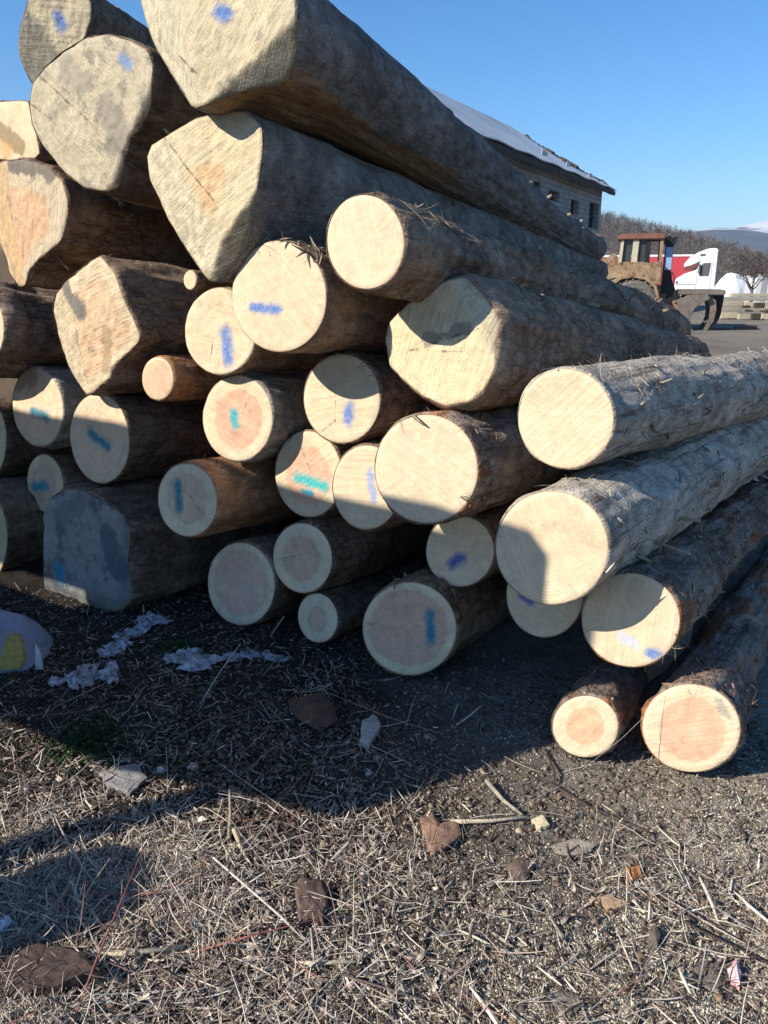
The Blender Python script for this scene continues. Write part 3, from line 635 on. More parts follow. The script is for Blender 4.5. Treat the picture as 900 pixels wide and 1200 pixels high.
def flakes(name, n, dens, sz, cols, label, tilt=.45, aspect=1.6, h0=.002, y1=3.7, th=.25):
    P = scatter(n, dens, 1.0, y1); x, y = P[:, 0], P[:, 1]
    yaw = RNG.uniform(0, 2*np.pi, n); a = np.minimum(RNG.lognormal(math.log(sz), .45, n), sz*1.7); b = a/RNG.uniform(1, aspect*1.4, n)
    N = np.c_[RNG.normal(0, tilt, n), RNG.normal(0, tilt, n), np.ones(n)]; N /= np.linalg.norm(N, axis=1)[:, None]
    A = np.c_[np.cos(yaw), np.sin(yaw), np.zeros(n)]; A -= N*(A*N).sum(1)[:, None]; A /= np.linalg.norm(A, axis=1)[:, None]; Bv = np.cross(N, A)
    ctr = np.c_[x, y, gz(x, y) + h0 + a*.25*RNG.random(n)]
    m = 6; ang = np.linspace(0, 2*np.pi, m, endpoint=False)
    rr = RNG.uniform(.42, 1.2, (n, m)); t = b*th
    top = ctr[:, None] + A[:, None]*(a[:, None]*rr*np.cos(ang))[..., None] + Bv[:, None]*(b[:, None]*rr*np.sin(ang))[..., None] + N[:, None]*(t[:, None] + RNG.normal(0, .12, (n, m))*b[:, None])[..., None]
    bot = top - N[:, None]*(t[:, None]*1.4)[..., None]
    V = np.stack([top, bot], 1).reshape(-1, 3)
    base = (np.arange(n)*2*m)[:, None]; j = np.arange(m)
    quads = np.concatenate([np.stack([base+j, base+m+j, base+m+(j+1) % m, base+(j+1) % m], -1),
                            np.stack([np.stack([base[:, 0]+0, base[:, 0]+1, base[:, 0]+2, base[:, 0]+3], -1), np.stack([base[:, 0]+0, base[:, 0]+3, base[:, 0]+4, base[:, 0]+5], -1)], 1)], 1).reshape(-1, 4)
    C = np.repeat(pal(cols, n), 2*m, 0)
    o = link(name, mesh_np(name, V, quads, [lit_mat2], False, {'tint': ('FLOAT_COLOR', C)})); tag(o, label, kind='stuff')
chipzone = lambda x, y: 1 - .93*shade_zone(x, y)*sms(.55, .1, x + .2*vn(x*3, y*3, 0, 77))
nearlit = lambda x, y: 1 - .93*shade_zone(x, y)  # fewer pale pieces where the ground lies in shade, to darken it
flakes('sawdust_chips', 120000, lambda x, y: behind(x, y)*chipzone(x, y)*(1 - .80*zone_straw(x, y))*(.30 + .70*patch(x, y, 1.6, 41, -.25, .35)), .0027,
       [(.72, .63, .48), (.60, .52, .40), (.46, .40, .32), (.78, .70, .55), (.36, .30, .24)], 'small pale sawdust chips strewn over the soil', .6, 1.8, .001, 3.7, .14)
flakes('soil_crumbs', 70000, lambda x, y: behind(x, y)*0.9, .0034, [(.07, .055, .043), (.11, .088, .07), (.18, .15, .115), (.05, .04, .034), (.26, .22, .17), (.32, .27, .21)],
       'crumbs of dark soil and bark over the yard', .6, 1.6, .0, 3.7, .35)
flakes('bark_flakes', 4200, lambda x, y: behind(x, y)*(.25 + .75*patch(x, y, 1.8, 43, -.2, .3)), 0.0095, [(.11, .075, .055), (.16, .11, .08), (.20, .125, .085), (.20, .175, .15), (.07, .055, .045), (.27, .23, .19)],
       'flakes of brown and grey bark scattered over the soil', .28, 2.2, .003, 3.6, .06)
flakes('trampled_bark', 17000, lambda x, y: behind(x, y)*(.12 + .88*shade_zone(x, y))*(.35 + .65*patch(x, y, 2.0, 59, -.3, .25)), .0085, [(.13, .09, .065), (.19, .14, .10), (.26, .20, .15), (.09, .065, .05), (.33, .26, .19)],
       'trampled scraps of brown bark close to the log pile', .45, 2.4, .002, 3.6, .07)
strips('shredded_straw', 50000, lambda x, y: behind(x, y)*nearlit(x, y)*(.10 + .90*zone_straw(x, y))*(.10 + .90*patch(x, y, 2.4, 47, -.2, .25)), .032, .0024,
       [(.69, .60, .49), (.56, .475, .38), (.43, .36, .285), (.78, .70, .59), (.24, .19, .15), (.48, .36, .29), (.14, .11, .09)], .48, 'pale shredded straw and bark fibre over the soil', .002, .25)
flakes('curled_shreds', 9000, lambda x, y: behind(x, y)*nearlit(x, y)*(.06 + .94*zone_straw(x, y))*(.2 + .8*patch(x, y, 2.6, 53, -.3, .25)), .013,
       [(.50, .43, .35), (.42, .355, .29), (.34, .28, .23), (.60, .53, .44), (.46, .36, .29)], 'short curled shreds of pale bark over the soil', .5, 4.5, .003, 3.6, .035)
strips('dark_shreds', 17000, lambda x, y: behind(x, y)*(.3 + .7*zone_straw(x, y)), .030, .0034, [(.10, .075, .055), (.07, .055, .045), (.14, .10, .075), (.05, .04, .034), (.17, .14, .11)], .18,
       'dark shreds of bark over the soil', .0, .2)
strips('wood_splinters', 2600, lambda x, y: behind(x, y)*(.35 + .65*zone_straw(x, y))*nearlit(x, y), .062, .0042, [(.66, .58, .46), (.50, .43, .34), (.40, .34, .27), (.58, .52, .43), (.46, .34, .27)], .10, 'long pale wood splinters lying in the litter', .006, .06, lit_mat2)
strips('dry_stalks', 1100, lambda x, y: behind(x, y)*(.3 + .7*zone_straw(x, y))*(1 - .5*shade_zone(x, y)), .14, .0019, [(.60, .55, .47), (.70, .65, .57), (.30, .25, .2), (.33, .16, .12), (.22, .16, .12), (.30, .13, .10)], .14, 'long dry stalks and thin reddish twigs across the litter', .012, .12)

# ------------------------------------------------------------------ single pieces in the litter
def gpt(px, py, lift=0.0):
    d = ray(px, py); z = 0.0
    for _ in range(6):
        t = (z - CAMH)/d[2]; p = CAM + d*t; z = float(gz(p[0], p[1])) + lift
    return np.array([p[0], p[1], z])
chipm = lambda n, c, c2=None, **kw: simple_mat(n, c, .85, .35, 18, c2, bump=.5, **kw)
def slab(name, label, cat, px, mat, th=.012, rise=.012, tilt=0.0, group=None, seed=0, curl=.0):
    """a broken flat piece whose outline lies on the ground at these photo points"""
    P = np.array([gpt(*q) for q in px]); c0 = P.mean(0); Q = P - c0; n = len(Q)
    # resample edges and roughen
    pts = []
    for i in range(n):
        for t in np.linspace(0, 1, 5, endpoint=False): pts.append(Q[i]*(1-t) + Q[(i+1) % n]*t)
    pts = np.array(pts); sz = np.linalg.norm(Q, axis=1).max()
    pts[:, :2] *= (1 + .10*vn(pts[:, 0]*60/sz*.2, pts[:, 1]*60/sz*.2, seed, 3))[:, None]
    m = len(pts); V = []; rings = [1.0, .85, .55, .25]
    for kx, r_ in enumerate(rings):
        q = pts*r_; h = rise + th*(1 if kx else .6) + tilt*(q[:, 0]/sz) + curl*(1 - r_)**1 + .25*th*vn(q[:, 0]*90, q[:, 1]*25, seed, 7)
        V.append(np.c_[q[:, :2], h + q[:, 2]*.5])
    V.append(np.array([[0, 0, rise + th + curl]])); top = m*len(rings)
    V.append(np.c_[pts[:, :2]*.98, np.full(m, rise*.3) + tilt*(pts[:, 0]/sz) + pts[:, 2]*.5])
    V = np.vstack(V); F = []
    for r_ in range(len(rings)-1):
        for i in range(m): F.append([r_*m+i, r_*m+(i+1) % m, (r_+1)*m+(i+1) % m, (r_+1)*m+i])
    for i in range(m):
        F.append([(len(rings)-1)*m+i, (len(rings)-1)*m+(i+1) % m, top]); F.append([top+1+i, top+1+(i+1) % m, (i+1) % m, i])
    F.append([top+1+i for i in range(m)][::-1])
    o = link(name, mesh_np(name, V, F, [mat], False), loc=c0); return tag(o, label, cat, group)
BK = 'pieces of bark lying in the litter'
slab('bark_piece', 'large orange brown bark scrap in the shade below the big teal barred log', 'bark', [(338,822),(375,812),(392,832),(396,850),(372,858),(345,842)], chipm('orange_bark', (.17,.09,.055),(.09,.055,.04)), .005, .008, .01, BK, 1, .012)
slab('bark_piece', 'reddish forked bark scrap just beyond the shadow edge on the lit litter', 'bark', [(490,965),(505,958),(516,972),(535,968),(540,985),(520,1000),(506,1006),(497,985)], chipm('red_bark', (.30,.18,.12),(.18,.11,.08)), .006, .014, .006, BK, 2, .01)
slab('bark_piece', 'cracked dark brown bark plate standing out of the pale straw', 'bark', [(346,1048),(356,1038),(378,1041),(386,1062),(379,1090),(363,1086),(351,1095)], chipm('cracked_bark', (.16,.105,.08),(.09,.06,.048)), .012, .02, -.01, BK, 3)
slab('bark_piece', 'small round dark bark lump on the sawdust chips', 'bark', [(592,1022),(605,1009),(626,1016),(618,1034),(600,1036)], chipm('dark_bark', (.17,.12,.095),(.10,.07,.056)), .009, .005, 0, BK, 4, .01)
slab('bark_piece', 'tiny glowing orange bark chip among the pale sawdust', 'bark', [(730,1022),(748,1020),(752,1032),(738,1036)], chipm('bright_orange_bark', (.36,.15,.06)), .012, .006, .004, BK, 5)
slab('bark_piece', 'tan curled bark chip near the twigs on the sawdust side', 'bark', [(690,1058),(712,1054),(738,1066),(716,1072)], chipm('tan_bark', (.42,.28,.18)), .006, .012, .004, BK, 6)
slab('bark_piece', 'upright dark bark shard with a shadowed face on the sawdust', 'bark', [(756,1096),(768,1088),(774,1104),(770,1116),(760,1114)], chipm('shard_bark', (.15,.12,.10)), .010, .006, .012, BK, 7, .01)
slab('bark_piece', 'broad dark brown bark slab in the bottom corner of the photo', 'bark', [(-30,1125),(50,1118),(105,1140),(118,1160),(60,1178),(-20,1185)], chipm('slab_bark', (.085,.056,.045),(.035,.025,.021)), .018, .03, .03, BK, 8)
slab('bark_piece', 'grey brown bark slab lying near the pink scrap', 'bark', [(812,1136),(828,1129),(842,1136),(848,1156),(832,1164),(816,1154)], chipm('grey_bark', (.23,.19,.155)), .004, .006, 0, BK, 9)
slab('bark_piece', 'wide grey bark sheet by the lower edge of the photo', 'bark', [(634,1170),(652,1164),(676,1168),(684,1180),(672,1192),(645,1189)], chipm('sheet_bark', (.24,.20,.165)), .004, .005, .004, BK, 10)
WD = 'pieces of wood lying in the litter'
slab('board_offcut', 'grey weathered board offcut at the edge of the shade', 'board', [(112,905),(160,900),(172,918),(152,936),(128,925)], chipm('grey_board', (.30,.28,.27),(.22,.205,.19)), .006, .012, .01, WD, 11)
slab('wood_chip', 'pale upright wood chip in the shaded litter', 'wood chip', [(424,852),(440,845),(446,858),(432,880),(422,874)], chipm('pale_chip', (.52,.46,.40)), .008, .02, .012, WD, 12)
slab('wood_chip', 'long flat greyish wood chip on the sawdust', 'wood chip', [(645,992),(672,985),(700,992),(690,1003),(655,1004)], chipm('greyish_chip', (.36,.31,.25)), .004, .005, .004, WD, 13)
slab('wood_chip', 'cream wood chip beside the pale stick on lit litter', 'wood chip', [(622,964),(636,960),(644,972),(630,976)], chipm('cream_chip', (.66,.54,.36)), .008, .01, .004, WD, 14)
slab('wood_chip', 'cream wood chip at the side edge of the lit soil', 'wood chip', [(812,895),(830,893),(842,902),(826,906)], chipm('light_chip', (.60,.5,.33)), .008, .01, .004, WD, 20)
slab('paper_scrap', 'white and pink paper scrap on the sawdust near the corner', 'paper scrap', [(852,1142),(862,1130),(868,1148),(866,1162),(856,1158)], chipm('pink_paper', (.78,.68,.66),(.75,.22,.22)), .006, .012, .01, None, 15, .02)
slab('paper_scrap', 'bluish white paper corner by the edge of the dark patch', 'paper scrap', [(-8,1086),(12,1082),(18,1092),(-2,1104)], chipm('white_paper', (.72,.75,.80)), .006, .02, .01, None, 16, .01)
def stick(label, pts, r, col, group='loose sticks in the litter'):
    b = B(); P = [gpt(x, y, h) for x, y, h in pts]; n = len(P)
    b.tube(P, [r*(1 - .45*i/(n-1)) for i in range(n)], 7)
    o = b.done('stick', simple_mat('stick_wood', col, .85, .35, 30, bump=.4), None, True); return tag(o, label, 'stick', group)
stick('thin bent stalk standing up at the edge of the shade', [(268,985,.01),(270,955,.03),(269,925,.07)], .006, (.40,.33,.24))
stick('short thick pale splinter leaning below the standing stalk', [(274,972,.03),(281,990,.02),(291,1010,.01)], .007, (.60,.49,.32))
stick('long straight pale stick on lit ground below the shade edge', [(528,963,.02),(575,962,.02),(620,957,.025)], .007, (.50,.43,.32))
stick('pale leaning stick behind the cream wood chip', [(570,915,.02),(590,938,.02),(612,955,.015)], .008, (.42,.37,.28))
stick('grey broken stick pointing into the dark patch', [(30,1102,.02),(55,1075,.03),(84,1034,.04)], .009, (.34,.29,.23))
stick('pale split stick crossing the grey broken one', [(83,1033,.04),(90,1050,.03),(96,1068,.01)], .007, (.46,.39,.28))
stick('pale wood lath under the red twig', [(110,1038,.02),(150,1028,.02),(192,1012,.02)], .012, (.42,.32,.22))
stick('straight cream lath in the middle of the straw', [(105,1120,.02),(160,1116,.02),(215,1110,.02)], .008, (.62,.52,.36))
stick('rough lath half sunk in the straw near the cracked bark plate', [(350,1130,.015),(390,1128,.015),(420,1127,.015)], .007, (.50,.43,.31))
stick('thin dark twig running over the sawdust', [(640,915,.01),(690,945,.02),(760,975,.015),(765,990,.01)], .004, (.09,.065,.05))
stick('dark wiry root across the sawdust towards the edge', [(770,1062,.015),(820,1090,.02),(905,1130,.015)], .004, (.08,.06,.05))
stick('dark twig in front of the short corner log', [(640,878,.01),(650,905,.02),(648,930,.01)], .004, (.07,.055,.045))
stick('long red twig across the straw', [(108,1050,.02),(180,1047,.035),(250,1020,.03)], .0035, (.35,.12,.09))
stick('second red twig sloping through the straw', [(230,1115,.02),(300,1095,.04),(400,1070,.02)], .003, (.36,.14,.11))
stick('red twig standing at the bottom of the straw', [(85,1199,.02),(115,1120,.07),(170,990,.10)], .003, (.33,.13,.11))
stick('white bent stalk crossing the straw towards the twigs', [(250,1005,.03),(330,1075,.06),(360,1105,.03)], .003, (.62,.58,.5))
stick('dark shaded stick below the silver sheet', [(190,875,.01),(240,845,.03),(330,820,.02)], .005, (.16,.12,.09))
stick('stub of a twig leaning at the smallest bottom log', [(318,745,.0),(322,738,.05),(333,722,.12)], .006, (.30,.24,.18))
slab('wood_splinter', 'big cream split of wood jammed between the outermost log and its neighbour', 'wood', [(752,800),(766,782),(800,770),(806,776),(780,796),(760,806)], chipm('split_wood', (.70,.56,.36)), .02, .16, .05, None, 17)

# crumpled silver sheets
k_ = lambda m_, c_, s_: m_.math('ADD', s_, m_.math('MULTIPLY', m_.voro(c_, 34, 'DISTANCE_TO_EDGE'), 2.0))
silver = NT('silvery_sheet', .55, .4); c = silver.coord(); sn = silver.noise(c, 26, 5, .6)
silver.bump(k_(silver, c, sn), .8, .02); silver = silver.out(silver.mix(silver.ramp(sn, .40, .62), (.50, .53, .60), (.20, .195, .19)), .5)
def sheet(label, path, hw, seed, crump=.014):
    crump = .014; hw = [h*1.05 for h in hw]
    P = np.array([gpt(x, y) for x, y in path]); n = 120; m = 26
    tt = np.linspace(0, 1, len(P)); t = np.linspace(0, 1, n); c_ = np.stack([np.interp(t, tt, P[:, i]) for i in range(3)], 1)
    w = np.interp(t, np.linspace(0, 1, len(hw)), hw)
    T_ = np.gradient(c_, axis=0); T_ /= np.linalg.norm(T_, axis=1)[:, None]; S_ = np.cross(T_, [0, 0, 1])
    vv = np.linspace(-1, 1, m)
    V = c_[:, None] + S_[:, None]*(w[:, None]*vv*(1 + .45*fbm(t*9, seed, 0, 3, 2) + .30*np.sign(fbm(t*16, seed + 5, 0, 3, 1)))[:, None])[..., None]
    TT2, VV2 = np.meshgrid(t, vv, indexing='ij')
    z = np.abs(fbm(TT2*11, VV2*.8, seed, 3, 3))*crump*1.6 + .006 + crump*.6*np.abs(np.sin(VV2*3.6 + 2.5*fbm(TT2*3, seed, 0, 4, 2))) + np.abs(fbm(TT2*34, VV2*2.2, seed, 5, 2))*crump*.22
    V[..., 2] = gz(V[..., 0], V[..., 1]) + np.maximum(z, .012)
    V[..., :2] += .012*np.stack([vn(V[..., 0]*30, V[..., 1]*30, seed, 8), vn(V[..., 0]*30, V[..., 1]*30, seed, 9)], -1)
    V = V.reshape(-1, 3); c0 = V.mean(0); i, j = np.meshgrid(np.arange(n-1), np.arange(m-1), indexing='ij')
    F = np.stack([i*m+j, i*m+j+1, (i+1)*m+j+1, (i+1)*m+j], -1).reshape(-1, 4)
    o = link('crumpled_sheet', mesh_np('crumpled_sheet', V - c0, F, [silver], False), loc=c0)
    md = o.modifiers.new('thickness', 'SOLIDIFY'); md.thickness = .004
    return tag(o, label, 'plastic sheet', 'crumpled silver sheets on the soil')
sheet('crumpled silver sheet lying flat nearest the bag with the yellow patch', [(60,805),(85,798),(110,795),(138,788)], [.03,.075,.085,.06], 1.0, .04)
sheet('twisted silver sheet strip rising towards the big stained log', [(118,772),(138,762),(150,748),(168,738),(186,724)], [.03,.06,.05,.055,.07], 2.3)
sheet('wavy silver sheet strip alone in the shade below the pink mottled log', [(208,768),(230,780),(258,776),(300,768),(338,778)], [.045,.06,.035,.035,.015], 4.1, .035)
# green moss
mossm = col_mat('green_moss')
def moss(label, px, py, n, rad):
    c0 = gpt(px, py); q = RNG.normal(0, rad, (n, 2)); x, y = c0[0]+q[:, 0], c0[1]+q[:, 1]
    yaw = RNG.uniform(0, 6.28, n); D = np.c_[np.cos(yaw)*.6, np.sin(yaw)*.6, RNG.uniform(.2, 1, n)]; D /= np.linalg.norm(D, axis=1)[:, None]
    V, F, C = ribbons(np.c_[x, y, gz(x, y)+.002], D, np.c_[np.sin(yaw), -np.cos(yaw), np.full(n, .3)], RNG.uniform(.012, .035, n), RNG.uniform(.004, .008, n), RNG.normal(0, .006, n), RNG.normal(0, .006, n), pal([(.03,.07,.02),(.05,.10,.03),(.02,.05,.018)], n))
    o = link('moss', mesh_np('moss', V, F, [mossm], False, {'tint': ('FLOAT_COLOR', C)})); tag(o, label, kind='stuff')
moss('dark green moss on the shaded soil', 108, 872, 700, .075)
moss('small green tuft by the silver strip', 205, 758, 200, .03)
# bag with a yellow patch
bg = empty('plastic_bag', gpt(8, 790), 'slumped grey plastic bag with a yellow patch at the photo edge', 'bag')
gpx = (gpt(48, 786) - gpt(0, 786))[0]/48
def bagmesh():
    n, m = 48, 24; th = np.linspace(0, 2*np.pi, n, endpoint=False); hh = np.linspace(0, 1, m)
    TH, H = np.meshgrid(th, hh); prof = np.interp(hh, [0, .08, .5, .9, .97, 1], [.93, 1, .93, .80, .66, .0])[:, None]
    r = prof*(1 + .10*fbm(np.cos(TH)*1.6, np.sin(TH)*1.6, H*2, 77, 3)); sq = 1/np.maximum(np.abs(np.cos(TH)), np.abs(np.sin(TH)))**.6
    x = -.20 + r*sq*np.cos(TH)*.31 - .05*H; y = .16 + r*sq*np.sin(TH)*.16; z = H*(.24 - .10*np.cos(TH)) - .01 + .018*fbm(np.cos(TH)*2, np.sin(TH)*2, H*3, 78, 2)
    i, j = np.meshgrid(np.arange(m-1), np.arange(n), indexing='ij'); j2 = (j+1) % n
    return np.stack([x, y, z], -1).reshape(-1, 3), np.stack([i*n+j, i*n+j2, (i+1)*n+j2, (i+1)*n+j], -1).reshape(-1, 4)
bv, bf = bagmesh(); bagm = simple_mat('grey_plastic', (.30,.34,.43), .45, .15, 5, bump=.15)
link('bag_body', mesh_np('bag_body', bv, bf, [bagm], True), bg)
b = B(); ypts = [(-.010,.015),(.075,.01),(.100,.055),(.088,.15),(.055,.165),(.02,.12)]
b.prism(ypts, .0, .02, .006); yo = b.done('yellow_patch', simple_mat('yellow_sponge', (.50,.38,.12), .9, .3, 40, bump=.6), bg); yo.location = (-.005, -.035, .02); yo.rotation_euler = (R(-8), 0, R(10))
b = B(); b.prism([(.10,.0),(.135,.0),(.13,.085),(.115,.12)], .0, .012, .004); wo_ = b.done('white_flap', simple_mat('white_plastic', (.7,.7,.74), .5, .1, 8), bg); wo_.location = (.0, .03, .0)
# ------------------------------------------------------------------ old block building
E1 = np.array([math.cos(R(29.4)), -math.sin(R(29.4)), 0.0]); BD = np.array([math.sin(R(29.4)), math.cos(R(29.4)), 0.0])
Cw = at_y(706, 222, 52); gz_b = -.15
eave = Cw[2]; LB = 27.0; WB = 10.0; OV = .7
def bp_(a, q, z): """a metres back along the wall from the far corner, q metres into the house"""; p = Cw - BD*a - E1*q; return (p[0], p[1], z)
bld = empty('block_building', (Cw[0], Cw[1], gz_b), 'derelict grey block building with a sagging sheet metal hip roof', 'building')
bl0 = Vector((Cw[0], Cw[1], gz_b))
def on_wall(px, py):
    d = ray(px, py); n = E1; t = ((Cw - CAM) @ n)/(d @ n); p = CAM + d*t; return float((Cw - p) @ BD), float(p[2])
def loc_mesh(name, V, F, mat, parent, smooth=False):
    V = np.array(V, float) - np.array(bl0); return link(name, mesh_np(name, V, F, [mat], smooth), parent)
k = NT('grey_block_wall', .95, .1); c = k.coord()
o = k.n('ShaderNodeCombineXYZ')
al = k.vm('DOT_PRODUCT', c, tuple(BD)); k.put(o.inputs[0], al); k.put(o.inputs[1], k.sep(c)[2]); k.put(o.inputs[2], 0.0)
br = k.n('ShaderNodeTexBrick'); k.put(br.inputs['Vector'], o.outputs[0]); k.put(br.inputs['Scale'], 1.0)
for nm, v in (('Color1', (.40,.385,.365,1)), ('Color2', (.30,.29,.275,1)), ('Mortar', (.17,.165,.16,1)), ('Mortar Size', .02), ('Brick Width', .5), ('Row Height', .25)): br.inputs[nm].default_value = v
wn = k.noise(c, .7, 6, .65)
wc = k.mix(k.ramp(wn, .45, .7, 0, .5), br.outputs['Color'], (.22,.21,.20)); wc = k.gain(wc, k.ramp(k.noise(c, 6, 4), .2, .8, .75, 1.2))
k.bump(br.outputs['Fac'], .6, -.02); wallm = k.out(wc)
k = NT('red_brick_wall', .9, .1); c = k.coord(); o = k.n('ShaderNodeCombineXYZ'); k.put(o.inputs[0], k.vm('DOT_PRODUCT', c, tuple(BD))); k.put(o.inputs[1], k.sep(c)[2])
br = k.n('ShaderNodeTexBrick'); k.put(br.inputs['Vector'], o.outputs[0]); k.put(br.inputs['Scale'], 1.0)
for nm, v in (('Color1', (.40,.20,.15,1)), ('Color2', (.31,.16,.12,1)), ('Mortar', (.30,.26,.23,1)), ('Mortar Size', .012), ('Brick Width', .26), ('Row Height', .08)): br.inputs[nm].default_value = v
brickm = k.out(k.gain(br.outputs['Color'], k.ramp(k.noise(c, 1.5, 5), .3, .7, .8, 1.2)))
k = NT('galvanised_roof_sheet', .5, .4); c = k.coord(); rn = k.noise(c, .5, 6, .65)
sh = k.math('SINE', k.math('MULTIPLY', k.vm('DOT_PRODUCT', c, tuple(BD)), 2*math.pi/.9)); shc = k.math('SINE', k.math('MULTIPLY', k.vm('DOT_PRODUCT', c, tuple(BD)), 2*math.pi/.22))
rc = k.mix(k.ramp(rn, .45, .68), (.50,.55,.59), (.36,.39,.41)); rc = k.mix(k.ramp(k.noise(c, 1.3, 7, .7), .60, .72, 0, .6), rc, (.24,.17,.13)); rc = k.mix(k.ramp(sh, .90, .99, 0, .65), rc, (.16,.17,.18))
k.bump(shc, .5, .04); roofm = k.out(rc)
darkm = simple_mat('dark_inside', (.012,.012,.013), .9, .3, 2); woodm = simple_mat('old_dark_timber', (.075,.06,.05), .9, .35, 3); skygapm = simple_mat('sky_gap_pale', (.62,.62,.6), .8, .2, 3)
# windows as seen: three openings in the visible wall
wins = []
for (x0, x1, y0, y1) in ((643,656,226,236), (669,679,236,252), (691,702,240,268)):
    a0, zt = on_wall(x1, y0); a1, _ = on_wall(x0, y0); _, zb = on_wall((x0+x1)/2, y1); wins.append((a0, a1, zb, zt))
for a in (12, 16, 20, 24): wins.append((a, a+1.0, wins[1][2]-.3, wins[1][3]+.3))
za = sorted(set([gz_b] + [w[2] for w in wins] + [w[3] for w in wins] + [eave])); aa = sorted(set([0, LB] + [w[0] for w in wins] + [w[1] for w in wins]))
V, F = [], []
for i in range(len(aa)-1):
    for j in range(len(za)-1):
        ca, cz = (aa[i]+aa[i+1])/2, (za[j]+za[j+1])/2
        if any(w[0] < ca < w[1] and w[2] < cz < w[3] for w in wins): continue
        n0 = len(V); V += [bp_(aa[i], 0, za[j]), bp_(aa[i+1], 0, za[j]), bp_(aa[i+1], 0, za[j+1]), bp_(aa[i], 0, za[j+1])]; F.append([n0, n0+1, n0+2, n0+3])
for (a0, a1, z0, z1) in wins:                                   # reveals
    for (p, q) in (((a0,z0),(a1,z0)), ((a1,z0),(a1,z1)), ((a1,z1),(a0,z1)), ((a0,z1),(a0,z0))):
        n0 = len(V); V += [bp_(p[0],0,p[1]), bp_(q[0],0,q[1]), bp_(q[0],.35,q[1]), bp_(p[0],.35,p[1])]; F.append([n0,n0+1,n0+2,n0+3])
n0 = len(V); V += [bp_(0,0,gz_b), bp_(0,WB,gz_b), bp_(0,WB,eave), bp_(0,0,eave), bp_(LB,0,gz_b), bp_(LB,WB,gz_b), bp_(LB,WB,eave), bp_(LB,0,eave)]
F += [[n0,n0+1,n0+2,n0+3],[n0+4,n0+5,n0+6,n0+7],[n0+1,n0+5,n0+6,n0+2]]
loc_mesh('wall', V, F, wallm, bld)
for (a0, a1, z0, z1) in wins:
    V = [bp_(a0,.34,z0), bp_(a1,.34,z0), bp_(a1,.34,z1), bp_(a0,.34,z1)]; wo = loc_mesh('window', V, [[0,1,2,3]], darkm, bld)
    am, zm = (a0+a1)/2, (z0+z1)/2; V = []; F = []
    for (p0, p1, q0, q1) in ((am-.04, am+.04, z0, z1), (a0, a1, zm-.04, zm+.04)):
        n0 = len(V); V += [bp_(p0,.30,q0), bp_(p1,.30,q0), bp_(p1,.30,q1), bp_(p0,.30,q1), bp_(p0,.25,q0), bp_(p1,.25,q0), bp_(p1,.25,q1), bp_(p0,.25,q1)]
        F += [[n0+4,n0+5,n0+6,n0+7],[n0,n0+1,n0+5,n0+4],[n0+3,n0+2,n0+6,n0+7],[n0,n0+3,n0+7,n0+4],[n0+1,n0+2,n0+6,n0+5]]
    wf = loc_mesh('window_frame', V, F, woodm, wo)
# red brick panel at the near end
ab, _ = on_wall(578, 200)
V = [bp_(ab,-.12,gz_b), bp_(LB,-.12,gz_b), bp_(LB,-.12,eave-.02), bp_(ab,-.12,eave-.02), bp_(ab,-.003,gz_b), bp_(ab,-.003,eave-.02)]
loc_mesh('brick_panel', V, [[0,1,2,3],[4,0,3,5]], brickm, bld)
# hip roof; ridge end fitted so that it stands over photo point (600,150)
best = None
for q in np.linspace(3, 14, 400):
    p = Cw - BD*q - E1*q; t = (p[1])/ray(600, 150)[1]; x = (ray(600,150)*t)[0]; e = abs(x - p[0])
    if best is None or e < best[0]: best = (e, q, (CAM + ray(600,150)*t)[2])
HQ, ZR = best[1], best[2]
print('hip', HQ, ZR, 'eave', eave, 'corner', Cw)
ze = eave - .05
NA = 60; V = []; F = []
def roofpt(a, f):           # a along the eave, f 0 eave .. 1 ridge, with sag
    a2 = a if a > HQ*f - OV*(1-f) else HQ*f - OV*(1-f)
    q = -OV*(1-f) + HQ*f; z = ze*(1-f) + ZR*f - .10*math.sin(a*.9)*f*(1-f)*2 - .12*math.sin(f*math.pi)
    return bp_(a2, q, z + .05*math.sin(a*1.7)*(1-f)*.6)
for i in range(NA+1):
    a = -OV + (LB + 2*OV)*i/NA
    for j in range(9): V.append(roofpt(a, j/8))
for i in range(NA):
    for j in range(8): F.append([i*9+j, (i+1)*9+j, (i+1)*9+j+1, i*9+j+1])
n0 = len(V); V += [bp_(-OV,-OV,ze), bp_(HQ,HQ,ZR), bp_(-OV,2*HQ+OV,ze), bp_(LB+OV,HQ,ZR), bp_(LB+OV,2*HQ+OV,ze), bp_(LB+OV,-OV,ze)]
F += [[n0,n0+1,n0+2],[n0+1,n0+3,n0+4,n0+2],[n0+5,n0+3,n0+4]]
ro = loc_mesh('roof', V, F, roofm, bld); md = ro.modifiers.new('sheet', 'SOLIDIFY'); md.thickness = .05; md.offset = -1
rr = random.Random(12)
for i in range(6):                                               # lifted sheet ends along the hip and ridge
    f6 = .12 + .15*i + rr.uniform(-.05, .05); p0 = np.array(bp_(HQ*f6 - OV*(1-f6), -OV*(1-f6)+HQ*f6, ze*(1-f6)+ZR*f6))
    o_ = B(); L_ = rr.uniform(.3, 1.1); o_.box(-L_, L_, -.10, .10, -.06, rr.uniform(.03,.07), .01, Matrix.Rotation(math.atan2(BD[1], BD[0]) + rr.uniform(.5,.9), 4, 'Z') @ Matrix.Rotation(-.35, 4, 'Y')); cp = o_.done('ridge_cap', woodm, bld); cp.location = Vector(p0) - bl0
V = []; F = []                                                   # eave plate, broken
rr = random.Random(4); a = -OV
